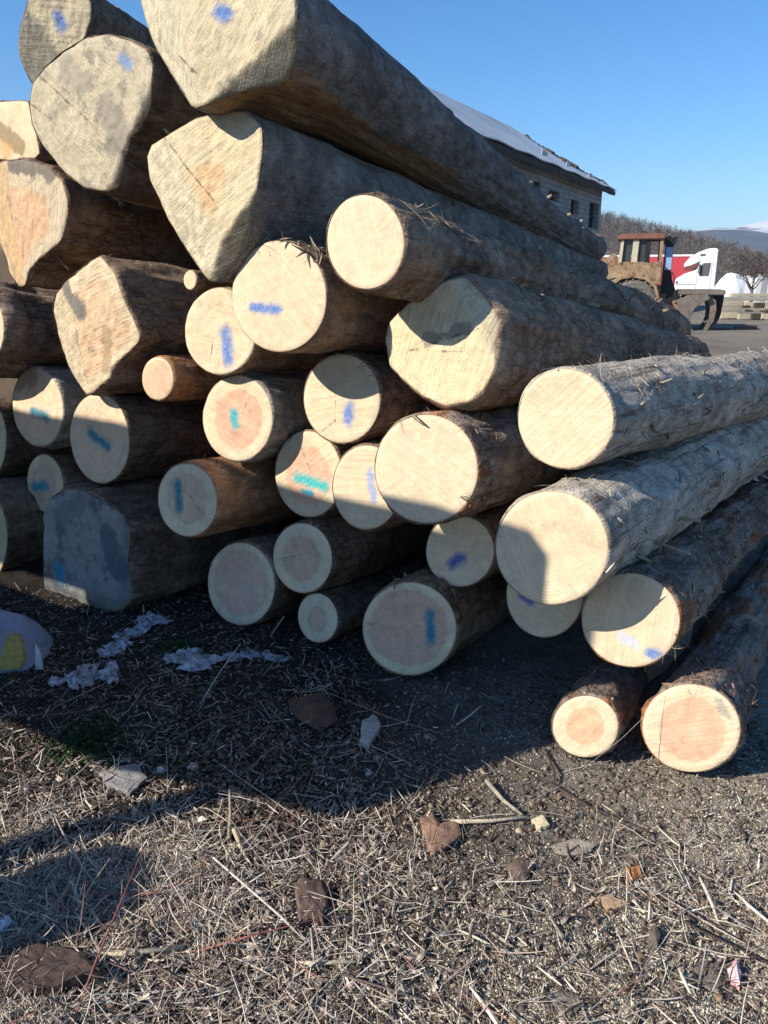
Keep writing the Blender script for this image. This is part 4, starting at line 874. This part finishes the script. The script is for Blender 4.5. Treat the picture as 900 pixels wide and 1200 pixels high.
while a < LB:
    w = rr.uniform(.9, 2.6); z1 = ze - .05; z0 = ze - rr.uniform(.26, .40); n0 = len(V)
    for q in (-OV+.05, -OV+.11): V += [bp_(a,q,z0), bp_(a+w-.04,q,z0+rr.uniform(-.06,.06)), bp_(a+w-.04,q,z1), bp_(a,q,z1)]
    F += [[n0,n0+1,n0+2,n0+3],[n0+4,n0+5,n0+6,n0+7],[n0,n0+1,n0+5,n0+4],[n0+1,n0+2,n0+6,n0+5],[n0+3,n0,n0+4,n0+7]]; a += w
loc_mesh('eave_board', V, F, woodm, bld)
for (px, py, w) in ((622,180,1.0), (651,193,.8), (678,206,.9)):  # pale sheets stand in for sky showing through eave gaps
    a, z = on_wall(px, py); V = [bp_(a-w/2,-OV+.02,z-.10), bp_(a+w/2,-OV+.02,z-.16), bp_(a+w/2-.15,-OV+.02,z+.10), bp_(a-w/2+.2,-OV+.02,z+.07)]
    so = loc_mesh('sky_gap_sheet', V, [[0,1,2,3]], skygapm, bld); md = so.modifiers.new('t', 'SOLIDIFY'); md.thickness = .02

# ------------------------------------------------------------------ wheel loader with log grapple
g0 = at_y(739, 380, 29.5); LZ = -.15; S = 29.5/ray(746,380)[1]/FPX/5.625*.96   # metres per zoomed pixel
ld = empty('wheel_loader', (g0[0], g0[1], LZ), 'rusty old wheel loader with a round log grapple parked in the yard', 'loader', None, R(-17))
lx = lambda zx: (zx - 265)*S; lz = lambda zy: (786 - zy)*S
pp = lambda pts: [(lx(x), lz(y)) for x, y in pts]
tan = simple_mat('faded_tan_paint', (.36,.27,.17), .8, .4, 3.5, (.24,.165,.105), rust=((.19,.085,.045), .47)); rustm = simple_mat('rusty_steel', (.22,.13,.085), .8, .3, 4, (.28,.19,.13)); oldred = simple_mat('rusted_red_roof', (.24,.11,.08), .8, .3, 4)
blackm = simple_mat('black_oily_steel', (.022,.021,.022), .5, .3, 4); tyrem = simple_mat('dusty_tyre', (.16,.145,.125), .95, .25, 6, (.10,.09,.08), bump=.6); steelm = simple_mat('worn_grey_steel', (.185,.155,.13), .65, .35, 4, (.12,.095,.08), rust=((.15,.085,.055), .55)); blu = simple_mat('pale_blue_panel', (.27,.40,.60), .45, .1, 3); creamm = simple_mat('cream_post_paint', (.52,.47,.34), .7, .2, 4); glassm = simple_mat('dirty_cab_glass', (.05,.055,.06), .15, .2, 2, bump=0)
HW = 1.05
b = B(); b.box(lx(-420), lx(470), -.45, .45, lz(690), lz(560), .03); b.done('chassis', rustm, ld)
b = B(); b.prism(pp([(-420,600),(-420,430),(60,340),(120,300),(175,350),(250,440),(255,560)]), -.62, .62, .04); hd = b.done('engine_hood', tan, ld)
b = B(); b.box(lx(-300), lx(-290), -.65, -.62, lz(560), lz(450)); b.box(lx(-240), lx(-40), -.65, -.625, lz(550), lz(470), .01); b.done('hood_grille', blackm, hd)
b = B(); b.prism(pp([(165,500),(178,360),(425,358),(432,420),(425,500)]), -.80, .80, .03); b.done('cab_body', tan, ld)
for (name, y) in (('near', -.80), ('far', .72)):
    for (x0, x1, x2, x3, mt) in ((150,172,160,178,creamm), (232,268,235,272,creamm), (316,346,318,345,blackm), (404,424,402,424,tan)):
        b = B(); b.prism(pp([(x0,362),(x1,362),(x3,218),(x2,218)]), y, y+.08); b.done('cab_post', mt, ld)
b = B(); b.prism(pp([(140,222),(135,200),(160,186),(400,184),(428,192),(430,222)]), -.90, .90, .03); b.done('cab_roof', oldred, ld)
b = B(); b.prism(pp([(170,358),(176,222),(232,222),(230,358)]), -.70, -.68); b.prism(pp([(272,358),(274,222),(316,222),(316,358)]), -.70, -.68); b.done('cab_window', glassm, ld)
b = B(); b.box(lx(270), lx(345), -.25, .25, lz(370), lz(345), .05); b.box(lx(270), lx(290), -.25, .25, lz(345), lz(262), .05); b.done('driver_seat', simple_mat('red_seat', (.42,.14,.10), .7), ld)
def wheel(cx, y):
    n = 40; r1, r0 = 158*S, 98*S; b = B()
    b.lathe_y([(r0, -.30), (r0+.06, -.34), (r1-.12, -.34), (r1-.02, -.26), (r1, -.12), (r1, .12), (r1-.02, .26), (r1-.12, .34), (r0+.06, .34), (r0, .30)], 0, 0, 0, n)
    for i in range(24):
        a = 2*math.pi*i/24
        for s_ in (-1, 1):
            rot = Matrix.Rotation(-a, 4, 'Y') @ Matrix.Translation((r1 + .01, s_*.15, 0)) @ Matrix.Rotation(s_*.5, 4, 'X')
            b.box(-.03, .035, -.16, .16, -.05, .05, .01, rot)
    t = b.done('tyre', tyrem); w = bpy.data.objects.new('wheel', None); COL.objects.link(w); w.parent = ld; w.location = (cx, y, r1); t.parent = w
    b = B(); b.lathe_y([(.12, -.20), (r0-.1, -.10), (r0+.005, -.29), (r0+.005, .29), (r0-.1, .2), (.12, .2)], 0, 0, 0, 32); b.lathe_y([(.0, -.30), (.18, -.30), (.22, -.2), (.22, .1), (.0, .1)], 0, 0, 0, 20)
    rm = b.done('rim', tan, w)
    for i in range(8): pass
for cx in (lx(265), lx(265) - 2.95):
    for y in (-.85, .85): wheel(cx, y)
b = B(); 
for s_ in (-1, 1):
    y = s_*.85; b.prism(pp([(95,600),(80,560),(110,500),(170,455),(255,440),(340,458),(400,505),(430,590),(412,590),(385,515),(330,472),(255,456),(175,470),(125,512),(100,560)]), y-.34, y+.34)
b.done('mudguard', tan, ld)
b = B(); b.prism(pp([(436,600),(440,420),(492,418),(500,470),(540,560),(552,600),(520,690),(470,700)]), -.30, .30, .02); b.prism(pp([(438,420),(441,200),(492,205),(490,420)]), -.20, .16, .02); b.done('lift_mast', blackm, ld)
b = B(); b.box(lx(444), lx(489), -.24, -.203, lz(410), lz(266), .01); b.done('mast_panel', blu, ld)
b = B(); b.prism(pp([(424,240),(436,205),(450,193),(470,197),(462,225),(452,258)]), -.22, .0, .02); b.prism(pp([(470,240),(482,212),(500,200),(514,206),(505,228),(488,262)]), -.22, .0, .02); b.done('exhaust_horn', blackm, ld)
for y in (-.62, .50):
    b = B(); b.prism(pp([(400,520),(425,510),(436,580),(490,590),(560,640),(600,640),(600,690),(545,690),(500,640),(440,620)]), y, y+.12, .02); b.done('lift_arm', rustm, ld)
    b = B(); b.prism(pp([(445,590),(485,592),(470,680),(490,735),(540,770),(520,790),(460,745),(436,700)]), y-.02, y+.14, .02); b.prism(pp([(486,606),(500,600),(545,660),(532,672)]), y, y+.1); b.done('lift_brace', steelm, ld)
    b = B(); b.tube([(lx(455), y+.3, lz(640)), (lx(600), y+.3, lz(590))], .06, 10); b.done('hydraulic_ram', steelm, ld)
b = B(); b.tube([(lx(495), -.4, lz(425)), (lx(512), -.4, lz(450)), (lx(516), -.35, lz(500))], .02, 6); b.done('hose', blackm, ld)
gp = bpy.data.objects.new('log_grapple', None); COL.objects.link(gp); gp.parent = ld
out_ = [(545,600),(560,560),(640,548),(720,548)]
def cshape(cx, cy, ro_, ri, a0, a1, ex=1.0, ey=1.0, n=24):
    A = np.linspace(R(a0), R(a1), n); o_ = [(cx + ro_*ex*math.cos(a), cy - ro_*ey*math.sin(a)) for a in A]; i_ = [(cx + ri*ex*math.cos(a), cy - ri*ey*math.sin(a)) for a in A[::-1]]
    return o_ + i_
for y in (-1.15, -.40, .35, 1.05):
    b = B(); b.prism(pp([(540,600),(600,565),(720,560),(735,590),(690,612),(650,650),(628,705),(636,760),(660,800),(700,815),(800,818),(812,832),(600,842),(585,800),(570,700)]), y, y+.10, .015); b.done('grapple_fork', steelm, gp)
b = B(); b.prism(pp([(545,604),(575,704),(590,800),(604,838),(628,838),(612,790),(600,700),(575,600)]), -1.04, 1.04, .01); b.done('grapple_back', rustm, gp)
for y in (-.95, -.15, .65):
    b = B(); b.prism(pp([(600,575),(640,555),(735,560),(775,600),(785,660),(775,730),(740,790),(700,808),(725,770),(745,710),(745,650),(730,610),(700,600),(640,602)]), y, y+.11, .015); b.done('grapple_claw', steelm, gp)
    b = B(); b.prism(pp([(715,556),(822,540),(826,580),(820,690),(795,760),(760,800),(790,730),(800,650),(795,600),(760,590)]), y+.35, y+.45, .015); b.done('grapple_claw', blackm, gp)
b = B(); b.box(lx(545), lx(822), -1.12, 1.12, lz(566), lz(532), .03); b.done('grapple_beam', steelm, gp)
b = B(); b.tube([(lx(560), -.5, lz(590)), (lx(700), -.5, lz(575))], .07, 10); b.done('hydraulic_ram', steelm, gp)

# ------------------------------------------------------------------ white lorry, red trailer
white = simple_mat('white_paint', (.78,.79,.80), .4, .08, 2); redp = simple_mat('red_trailer_paint', (.52,.055,.075), .6, .15, 2); greyp = simple_mat('grey_plastic_trim', (.12,.12,.125), .6)
T0 = at_y(799, 351, 72); TS = 72/ray(806,355)[1]/FPX; TZ = -.15
tr = empty('white_lorry', (T0[0], T0[1], TZ), 'white lorry tractor unit with a roof fairing standing in the yard', 'lorry', None, R(-19))
tx = lambda px: (px - 806)*TS*1.02; tz = lambda py: (T0[2] + (351 - py)*TS) - TZ
tp_ = lambda pts: [(tx(x), tz(y)) for x, y in pts]
b = B(); b.prism(tp_([(796,343),(797,328),(806,322),(818,318),(820,311),(826,300),(838,296),(838.5,343)]), -1.2, 1.2, .06); b.done('cab', white, tr)
b = B(); b.prism(tp_([(804,312),(810,304),(818,299),(828,295.2),(836,295),(838.4,297.5),(838.3,306),(822,308.5),(806,316.5)]), -1.15, 1.15, .05); b.done('roof_fairing', white, tr)
b = B(); b.box(tx(820), tx(832), -1.17, -1.148, tz(303.4), tz(301), .0); b.done('fairing_slot', greyp, tr)
b = B(); b.prism(tp_([(804,318),(806,314),(818,311.5),(817.5,315),(808,319.5)]), -1.16, 1.16, .02); b.done('windscreen', simple_mat('windscreen_dark_red', (.20,.07,.06), .2, .2, 2), tr)  # windscreen coloured dark red all over
b = B(); b.prism(tp_([(821,325),(820,316),(824,311),(832,310.5),(831,325)]), -1.215, -1.195); dm = b.done('door_window', greyp, tr)
b = B(); b.box(tx(818.6), tx(818.9), -1.212, -1.2, tz(341), tz(310)); b.box(tx(833.0), tx(833.3), -1.212, -1.2, tz(341), tz(310)); b.box(tx(797.5), tx(818), -1.212, -1.2, tz(334.2), tz(333.6)); b.done('door_seam', greyp, tr)
b = B(); b.box(tx(822), tx(830), -1.3, -1.2, tz(343.2), tz(341.8)); b.box(tx(797.2), tx(799.6), -1.215, -1.2, tz(333), tz(330.6), .0); b.done('step', greyp, tr)
b = B(); b.box(tx(819.5), tx(821.5), -1.45, -1.25, tz(322), tz(312), .03); b.done('mirror', greyp, tr)
b = B(); b.box(tx(795.3), tx(800), -1.22, 1.22, tz(352), tz(343.6), .04); b.done('bumper', white, tr)
b = B(); b.box(tx(800.2), tx(866), -.5, .5, tz(347), tz(343.8), .02); b.done('chassis', greyp, tr)
for px in (806, 848, 862):
    for y in (-1.05, 1.05):
        b = B(); rr_ = .5; b.lathe_y([(.28,-.13),(.46,-.15),(.5,-.1),(.5,.1),(.46,.15),(.28,.13)], 0,0,0, 24); w = b.done('wheel', blackm, tr); w.location = (tx(px), y, .5)
        b = B(); b.lathe_y([(.0,-.10),(.1,-.10),(.285,-.05),(.285,.05),(.0,.05)], 0,0,0, 20); b.done('rim', creamm, w)
Q0 = at_y(806, 351, 77); rt = empty('red_trailer', (Q0[0], Q0[1], TZ), 'red box trailer with a white top rail behind the loader cab', 'trailer', None, R(-19))
S2_ = 77/ray(806,351)[1]/FPX; ux = lambda px: (px - 808)*S2_
uz = lambda py: (at_y(806, py, 77)[2]) - TZ
b = B(); b.box(ux(708), ux(808.5), -1.25, 1.25, uz(334), uz(301.2), .03); b.done('trailer_body', redp, rt)
b = B(); b.box(ux(707.5), ux(809), -1.28, 1.28, uz(301), uz(298.6), .02); b.done('top_rail', white, rt)
b = B(); b.box(ux(710), ux(806), -.5, .5, uz(339), uz(334.3)); b.done('trailer_frame', greyp, rt)
for px in (715, 733):
    for y in (-1.05, 1.05):
        b = B(); b.lathe_y([(.0,-.13),(.46,-.15),(.5,-.1),(.5,.1),(.46,.15),(.0,.13)], 0,0,0, 24); w = b.done('wheel', blackm, rt); w.location = (ux(px), y, .5)
# white sheeted heap
H0 = at_y(866, 346, 66); HS = 66/ray(866,348)[1]/FPX
tarp = simple_mat('white_tarpaulin', (.74,.77,.82), .6, .12, .8, bump=.3)
n, m = 70, 40; u = np.linspace(-1, 1, n); v = np.linspace(-1, 1, m); Uq, Vq = np.meshgrid(u, v)
topz = np.interp(Uq, [-1,-.93,-.62,-.42,-.36,.2,.85,.97,1], [0,.35,.78,.98,.95,.88,.84,.80,0])
prf = np.clip((1 - np.abs(Vq)**4), 0, 1)**.5
Z = topz*prf*34*HS*(1 + .05*fbm(Uq*4, Vq*3, 0, 90, 3)); X = Uq*31*HS; Y = Vq*1.6 + .15*fbm(Uq*3, Z*.5, 0, 91, 2)
ii, jj = np.meshgrid(np.arange(m-1), np.arange(n-1), indexing='ij')
ho = link('tarpaulin_heap', mesh_np('tarpaulin_heap', np.stack([X, Y, Z], -1).reshape(-1, 3), np.stack([ii*n+jj, ii*n+jj+1, (ii+1)*n+jj+1, (ii+1)*n+jj], -1).reshape(-1, 4), [tarp], False), loc=(H0[0], H0[1], -.15))
tag(ho, 'white tarpaulin drawn over a long low heap beside the lorry', 'tarpaulin')
# corrugated white fence at the side, dark post
fo = empty('sheet_fence', (at_y(900,352,62)[0], 62, -.15), 'white corrugated sheet fence with dark gaps behind the bare tree', 'fence')
HS2 = 62/ray(866,348)[1]/FPX
for i in range(9):
    b = B(); x0 = (-17 + i*7)*HS2; b.box(x0, x0 + 6.2*HS2, -.03, .03, 0, (33 + (i % 3))*HS2, .01); b.done('fence_sheet', white if i % 2 == 0 else simple_mat('grey_sheet', (.45,.46,.50), .6), fo)
b = B(); b.box(-2.2*HS2, 0.0, .05, .25, 0, 36*HS2); b.box(20*HS2, 22*HS2, .05, .25, 0, 36*HS2); b.done('fence_post', simple_mat('dark_post', (.06,.06,.075), .8), fo)

# ------------------------------------------------------------------ sawn timber laid out in the yard
beamm = [simple_mat('sawn_timber', (.50,.43,.32), .85, .25, 2, (.40,.34,.26)), simple_mat('sawn_timber', (.44,.385,.30), .85, .25, 2), simple_mat('sawn_timber', (.56,.48,.35), .85, .25, 2)]
rq = random.Random(9); YB = 36.0; BS = YB/ray(870,365)[1]/FPX
gb = at_y(870, 374, YB)
def beam(x0, x1, ytop, ybot, Y, mat, label):
    a = at_y(x0, ybot, Y); b_ = at_y(x1, ytop, Y); z0 = max(a[2], -.15); o = B(); o.box(0, b_[0]-a[0], 0, .32, 0, b_[2]-z0, .015)
    ob = o.done('timber_beam', mat); ob.location = (a[0], Y, z0); ob.rotation_euler = (0, 0, R(rq.uniform(-1, 1))); tag(ob, label, 'timber', 'sawn timber beams stacked in the yard')
beam(845,866,366,373,36.0,beamm[2],'lowest front sawn beam end, next to the grapple'); beam(866.6,881,368,374.5,35.6,beamm[1],'low front sawn beam touching the dark bearer block')
beam(893,930,368,376,35.8,beamm[2],'low sawn beam past the dark bearer block, at the photo edge')
beam(846,898,359.5,365.6,36.6,beamm[1],'second layer sawn beam, darker grey'); beam(899,940,360,367,36.5,beamm[0],'second layer sawn beam running out of the photo')
beam(846,872,353,359,37.2,beamm[0],'third layer short sawn beam over the grapple'); beam(873,930,354,360,37.1,beamm[2],'third layer long sawn beam, bright')
beam(844,935,348,352.6,37.9,beamm[1],'topmost long sawn beam of the stack'); beam(858,935,344,347.6,38.6,beamm[2],'pale planed beam laid across the far side of the timber')
for (x0, x1, y0, y1, Y, lb) in ((881.5,892.5,367.5,375,35.4,'dark bearer block under the front timber'), (886,897,355,361,36.1,'dark block wedged higher in the timber stack'), (872,880,358,361,36.2,'small dark sticker between two timber layers')):
    a = at_y(x0, y1, Y); b_ = at_y(x1, y0, Y); o = B(); o.box(0, b_[0]-a[0], 0, .3, 0, b_[2]-max(a[2], -.15), .02); ob = o.done('bearer_block', woodm); ob.location = (a[0], Y, max(a[2], -.15)); tag(ob, lb, 'wood block', 'dark bearers in the timber stack')
# scrap iron bar by the grapple
a = at_y(846, 388, 28.2); o = B(); o.box(-.5, .9, -.05, .05, 0, .05, .01); o.box(.5, 1.3, .1, .2, 0, .12, .02); ob = o.done('scrap_iron', blackm); ob.location = (a[0], 28.2, -.15); tag(ob, 'flat dark scrap iron bar on the ground at the grapple tip', 'scrap iron')

# ------------------------------------------------------------------ bare trees, wooded hill, mountain
twigm = simple_mat('bare_twigs', (.125,.095,.085), .9, .3, 1); trunkm = simple_mat('bare_trunk', (.14,.115,.10), .9, .3, 3)
def bare_tree(label, px, pyb, pyt, Y, seed, spread=1.0):
    rg = random.Random(seed); base = at_y(px, pyb, Y); base[2] = -.15; Ht = at_y(px, pyt, Y)[2] - base[2]
    root = empty('bare_tree', base, label, 'tree', 'bare trees beyond the yard'); bt = B(); V = []; F = []
    def tube(p, q, r0, r1):
        d = (q - p).normalized(); a = d.cross(Vector((.3,.9,.2))).normalized(); c = d.cross(a); n0 = len(V)
        for P_, r_ in ((p, r0), (q, r1)):
            for k_ in range(4): V.append(P_ + (a*math.cos(k_*math.pi/2) + c*math.sin(k_*math.pi/2))*r_)
        for k_ in range(4): F.append([n0+k_, n0+(k_+1) % 4, n0+4+(k_+1) % 4, n0+4+k_])
    def grow(p, d, ln, r, dep):
        q = p; 
        for s_ in range(3):
            d2 = (d + Vector((rg.gauss(0,.14), rg.gauss(0,.14), rg.gauss(0.03,.1)))).normalized(); q2 = q + d2*ln/3; tube(q, q2, max(r*(1 - s_*.2), .012), max(r*(.8 - s_*.2), .010)); q, d = q2, d2
            if dep < 5 and s_ < 2 and rg.random() < .75: grow(q, (d + Vector((rg.gauss(0,.75), rg.gauss(0,.75), rg.gauss(.15,.3)))).normalized(), ln*rg.uniform(.5,.72), r*.5, dep+1)
        if dep < 5:
            for _ in range(2 if dep < 4 else 3): grow(q, (d + Vector((rg.gauss(0,.55*spread), rg.gauss(0,.55*spread), rg.gauss(.12,.25)))).normalized(), ln*rg.uniform(.6,.8), r*.62, dep+1)
    th = Ht*.24; bt.tube([(0,0,-.1),(.05,.0,th*.5),(-.04,.03,th)], [.15,.12,.09], 10); bt.done('trunk', trunkm, root, True)
    for i in range(6): 
        a = i*1.05 + rg.random(); grow(Vector((-.04,.03,th*rg.uniform(.8,1))), Vector((math.cos(a)*.62*spread, math.sin(a)*.62*spread, 1)).normalized(), Ht*.25, .05, 1)
    link('crown', mesh_np('crown', V, F, [twigm], False), root); return root
bare_tree('reddish bare tree spreading in front of the white sheet fence', 880, 351, 274, 57, 3, 1.25)
bare_tree('thinner bare tree just out past the photo edge', 925, 351, 282, 60, 8, 1.0)
def ridge_mesh(name, px, Yc, depth, extra, mat, label, seed, res=(220, 36), rough=.08):
    xs = np.array([at_y(a, b, Yc)[0] for a, b in px]); zs = np.array([at_y(a, b, Yc)[2] for a, b in px]); xs = np.r_[extra[0][0], xs, extra[1][0]]; zs = np.r_[extra[0][1], zs, extra[1][1]]
    u = np.linspace(xs[0], xs[-1], res[0]); v = np.linspace(-1, 1, res[1]); Uq, Vq = np.meshgrid(u, v)
    pz = np.interp(Uq, xs, zs); prof = np.cos(Vq*np.pi/2)**1.2
    Z = -1 + (pz + 1)*prof*(1 + rough*fbm(Uq/depth*6, Vq*3, 0, seed, 4)*(1 - .7*prof) + .5*rough*fbm(Uq/depth*14, Vq*5, 0, seed+4, 3))
    ii, jj = np.meshgrid(np.arange(res[1]-1), np.arange(res[0]-1), indexing='ij')
    o = link(name, mesh_np(name, np.stack([Uq, Yc + Vq*depth, Z], -1).reshape(-1, 3), np.stack([ii*res[0]+jj, ii*res[0]+jj+1, (ii+1)*res[0]+jj+1, (ii+1)*res[0]+jj], -1).reshape(-1, 4), [mat], True)); tag(o, label, kind='structure')
    return lambda x, y: -1 + (np.interp(x, xs, zs) + 1)*np.cos((y - Yc)/depth*np.pi/2)**1.2
k = NT('wooded_slope', .95, .05); c = k.coord(); hillm = k.out(k.mix(k.ramp(k.noise(c, .06, 6, .7), .35, .65), (.10,.08,.062), (.155,.125,.095)))
k = NT('snowy_mountain', .9, .1); c = k.coord(); zz = k.sep(c)[2]
sn_ = k.math('ADD', k.math('DIVIDE', zz, 150.0), k.math('MULTIPLY', k.math('SUBTRACT', k.noise(k.scale(c, (.6, .6, 2.2)), .009, 7, .66), .5), 1.5))
mtm = k.out(k.mix(k.ramp(sn_, .64, .84, 0, .8), k.mix(k.ramp(k.noise(c, .02, 5), .4, .6), (.06,.062,.07), (.095,.09,.09)), (.74,.76,.80)))
HY = 330.0
hz = ridge_mesh('hill', [(640,252),(700,266),(735,275),(770,291),(800,304),(840,312),(900,316)], HY, 150, [(-260, 40), (520, 13)], hillm, 'low wooded hill behind the yard', 50)
mz = ridge_mesh('mountain', [(760,276),(800,272),(850,269),(880,262),(905,258)], 1900.0, 800, [(-900, 60), (2600, 150)], mtm, 'far snow-streaked mountain', 60, (320, 40), .10)
# forest on the hill, one mass
n = 11000; fx = RNG.uniform(-60, 330, n); fy = HY + RNG.uniform(-135, 25, n); fz = hz(fx, fy) - .3; fh = RNG.uniform(1.8, 4.6, n)
m = 15; V = []; F = []
A = RNG.uniform(0, 2*np.pi, (n, m)); E = RNG.uniform(.15, .75, (n, m)); st_ = RNG.uniform(.2, .75, (n, m)); ln_ = RNG.uniform(.25, .5, (n, m))
base = np.stack([fx, fy, fz], 1)
# trunks
w = .055
tv = np.stack([base + [-w, 0, 0], base + [w, 0, 0], base + np.stack([np.full(n, .03), np.zeros(n), fh], 1), base + np.stack([np.full(n, -.03), np.zeros(n), fh], 1),
               base + [0, -w, 0], base + [0, w, 0], base + np.stack([np.zeros(n), np.full(n, .03), fh], 1), base + np.stack([np.zeros(n), np.full(n, -.03), fh], 1)], 1).reshape(-1, 3)
tf = (np.arange(n)*8)[:, None, None] + np.array([[0,1,2,3],[4,5,6,7]])[None]
s0 = base[:, None] + np.stack([np.zeros((n, m)), np.zeros((n, m)), st_*fh[:, None]], -1)
dv = np.stack([np.cos(A)*np.cos(E*1.5), np.sin(A)*np.cos(E*1.5), np.sin(E*1.5)], -1)*(ln_*fh[:, None])[..., None]
e_ = s0 + dv; up = np.array([0, 0, .05]); sd = np.stack([-np.sin(A), np.cos(A), np.zeros((n, m))], -1)*.022
bv_ = np.stack([s0, s0 + up, e_ + up*.4 + sd*3, e_ - sd*3], 2).reshape(-1, 3); bf_ = (np.arange(n*m)*4)[:, None] + np.arange(4)[None] + len(tv)
wo = link('forest', mesh_np('forest', np.vstack([tv, bv_]), np.vstack([tf.reshape(-1, 4), bf_]), [simple_mat('far_bare_wood', (.20,.165,.14), .95, .3, .05, (.15,.125,.105), bump=0)], False)); tag(wo, 'leafless wood covering the low hill', kind='stuff')

# ------------------------------------------------------------------ unseen board fence and stump, added to cast shade on pile and soil
SUN_AZ = np.array([.893, .451]); SUN_EL = R(33); DH = 2.97*(math.tan(R(33)) - math.tan(R(26)))
SIDE = -np.array([math.cos(AZ), -math.sin(AZ), 0.0])          # it stands parallel to the faces of the pile
tb = np.array([.26, 2.80, 0]) - np.r_[SUN_AZ, 0]*3.0 - SIDE*.70
tl = empty('shade_caster_fence', (tb[0], tb[1], 0), 'unseen grey board fence, added to cast shade over the foot of the log pile', 'fence', None, math.atan2(SIDE[1], SIDE[0]))
tw = simple_mat('weathered_boards', (.26,.23,.20), .9, .3, 4)
def HT(x): return 1.99 + .075*x + DH
b = B()
for i, (z0, z1) in enumerate(((.84+DH,1.11+DH),(1.115+DH,1.245+DH),(1.25+DH,1.45+DH),(1.455+DH,1.67+DH))):
    if i == 0: b.prism([(0,1.235),(.25,1.19),(.6,1.09),(1.3,1.055),(2.6,1.06),(6.2,1.07),(6.2,z1),(0,z1)], 0, .03); continue
    if i == 1: b.box(.0, 2.25, .0, .03, z0, z1, .004); b.box(3.2, 6.2, .0, .03, z0, z1, .004)
    else: b.box(.0, 6.2, .0, .03, z0 + (.0 if i else .0), z1, .004)
b.prism([(0,1.675+DH),(6.2,1.675+DH),(6.2,HT(6.2)),(3.1,HT(3.1)-.03),(2.2,HT(2.2)+.02),(1.2,HT(1.2)-.02),(.5,HT(.5)+.015),(.06,HT(0)-.01),(0,HT(0)-.07)], 0, .03); b.done('board', tw, tl)
for x in (.30, 3.6, 6.1):
    b = B(); b.box(x, x+.09, .033, .12, -.1, 1.95+DH, .01); b.done('post', woodm, tl)
sp = gpt(100, 1050) - np.array([SUN_AZ[0], SUN_AZ[1], 0])*.46/math.tan(SUN_EL); sp[2] = 0  # stump placed so that its shadow lands on the near soil
st_o = empty('shade_caster_stump', (sp[0], sp[1], 0), 'unseen upright sawn stump, added to cast a dark patch on the soil', 'stump')
b = B(); b.tube([(0,0,-.05),(0,0,.1),(.01,0,.3),(.02,.01,.46)], [.22,.17,.155,.15], 20); b.done('bark', simple_mat('stump_bark', (.12,.09,.07), .9, .4, 12, bump=.8), st_o, True)
b = B(); b.tube([(.02,.01,.4602),(.02,.01,.464)], [.149,.147], 24); b.done('cut_end', simple_mat('stump_top', (.45,.35,.22), .8, .3, 20, (.36,.27,.17)), st_o)

# ------------------------------------------------------------------ air
hv = bpy.data.materials.new('haze'); hv.use_nodes = True; nt = hv.node_tree; nt.nodes.remove(nt.nodes['Principled BSDF'])
pv = nt.nodes.new('ShaderNodeVolumePrincipled'); pv.inputs['Color'].default_value = (.66,.80,1,1); pv.inputs['Density'].default_value = .00026; pv.inputs['Anisotropy'].default_value = .2
nt.links.new(pv.outputs[0], nt.nodes['Material Output'].inputs['Volume'])
b = B(); b.box(-3200, 3200, -3200, 3200, -18, 178); hzo = b.done('haze', hv); tag(hzo, 'thin bluish air over the far hills', kind='stuff')

# ------------------------------------------------------------------ light
w = bpy.data.worlds.new('World'); SC.world = w; w.use_nodes = True; nt = w.node_tree
sky = nt.nodes.new('ShaderNodeTexSky'); sky.sky_type = 'NISHITA'; sky.sun_disc = False; sky.sun_elevation = SUN_EL
sky.sun_rotation = math.atan2(-SUN_AZ[0], -SUN_AZ[1]); sky.air_density = 1.0; sky.dust_density = .2; sky.ozone_density = 5.0; sky.altitude = 300
hs = nt.nodes.new('ShaderNodeHueSaturation'); hs.inputs['Saturation'].default_value = 1.22; nt.links.new(sky.outputs[0], hs.inputs['Color']); nt.links.new(hs.outputs[0], nt.nodes['Background'].inputs[0]); nt.nodes['Background'].inputs[1].default_value = .10
sl = bpy.data.lights.new('sun', 'SUN'); sl.energy = 4.2; sl.angle = R(.53); sl.color = (1, .93, .80)
so = bpy.data.objects.new('sun', sl); COL.objects.link(so); so.location = (-20, -10, 20)
dirv = Vector((SUN_AZ[0]*math.cos(SUN_EL), SUN_AZ[1]*math.cos(SUN_EL), -math.sin(SUN_EL))); so.rotation_euler = dirv.to_track_quat('-Z', 'Y').to_euler()

SC.view_settings.view_transform = 'Standard'; SC.view_settings.look = 'None'; SC.view_settings.exposure = .82; SC.view_settings.gamma = 1
SC.render.engine = 'CYCLES'; SC.cycles.use_denoising = True; SC.cycles.max_bounces = 6; SC.cycles.diffuse_bounces = 3
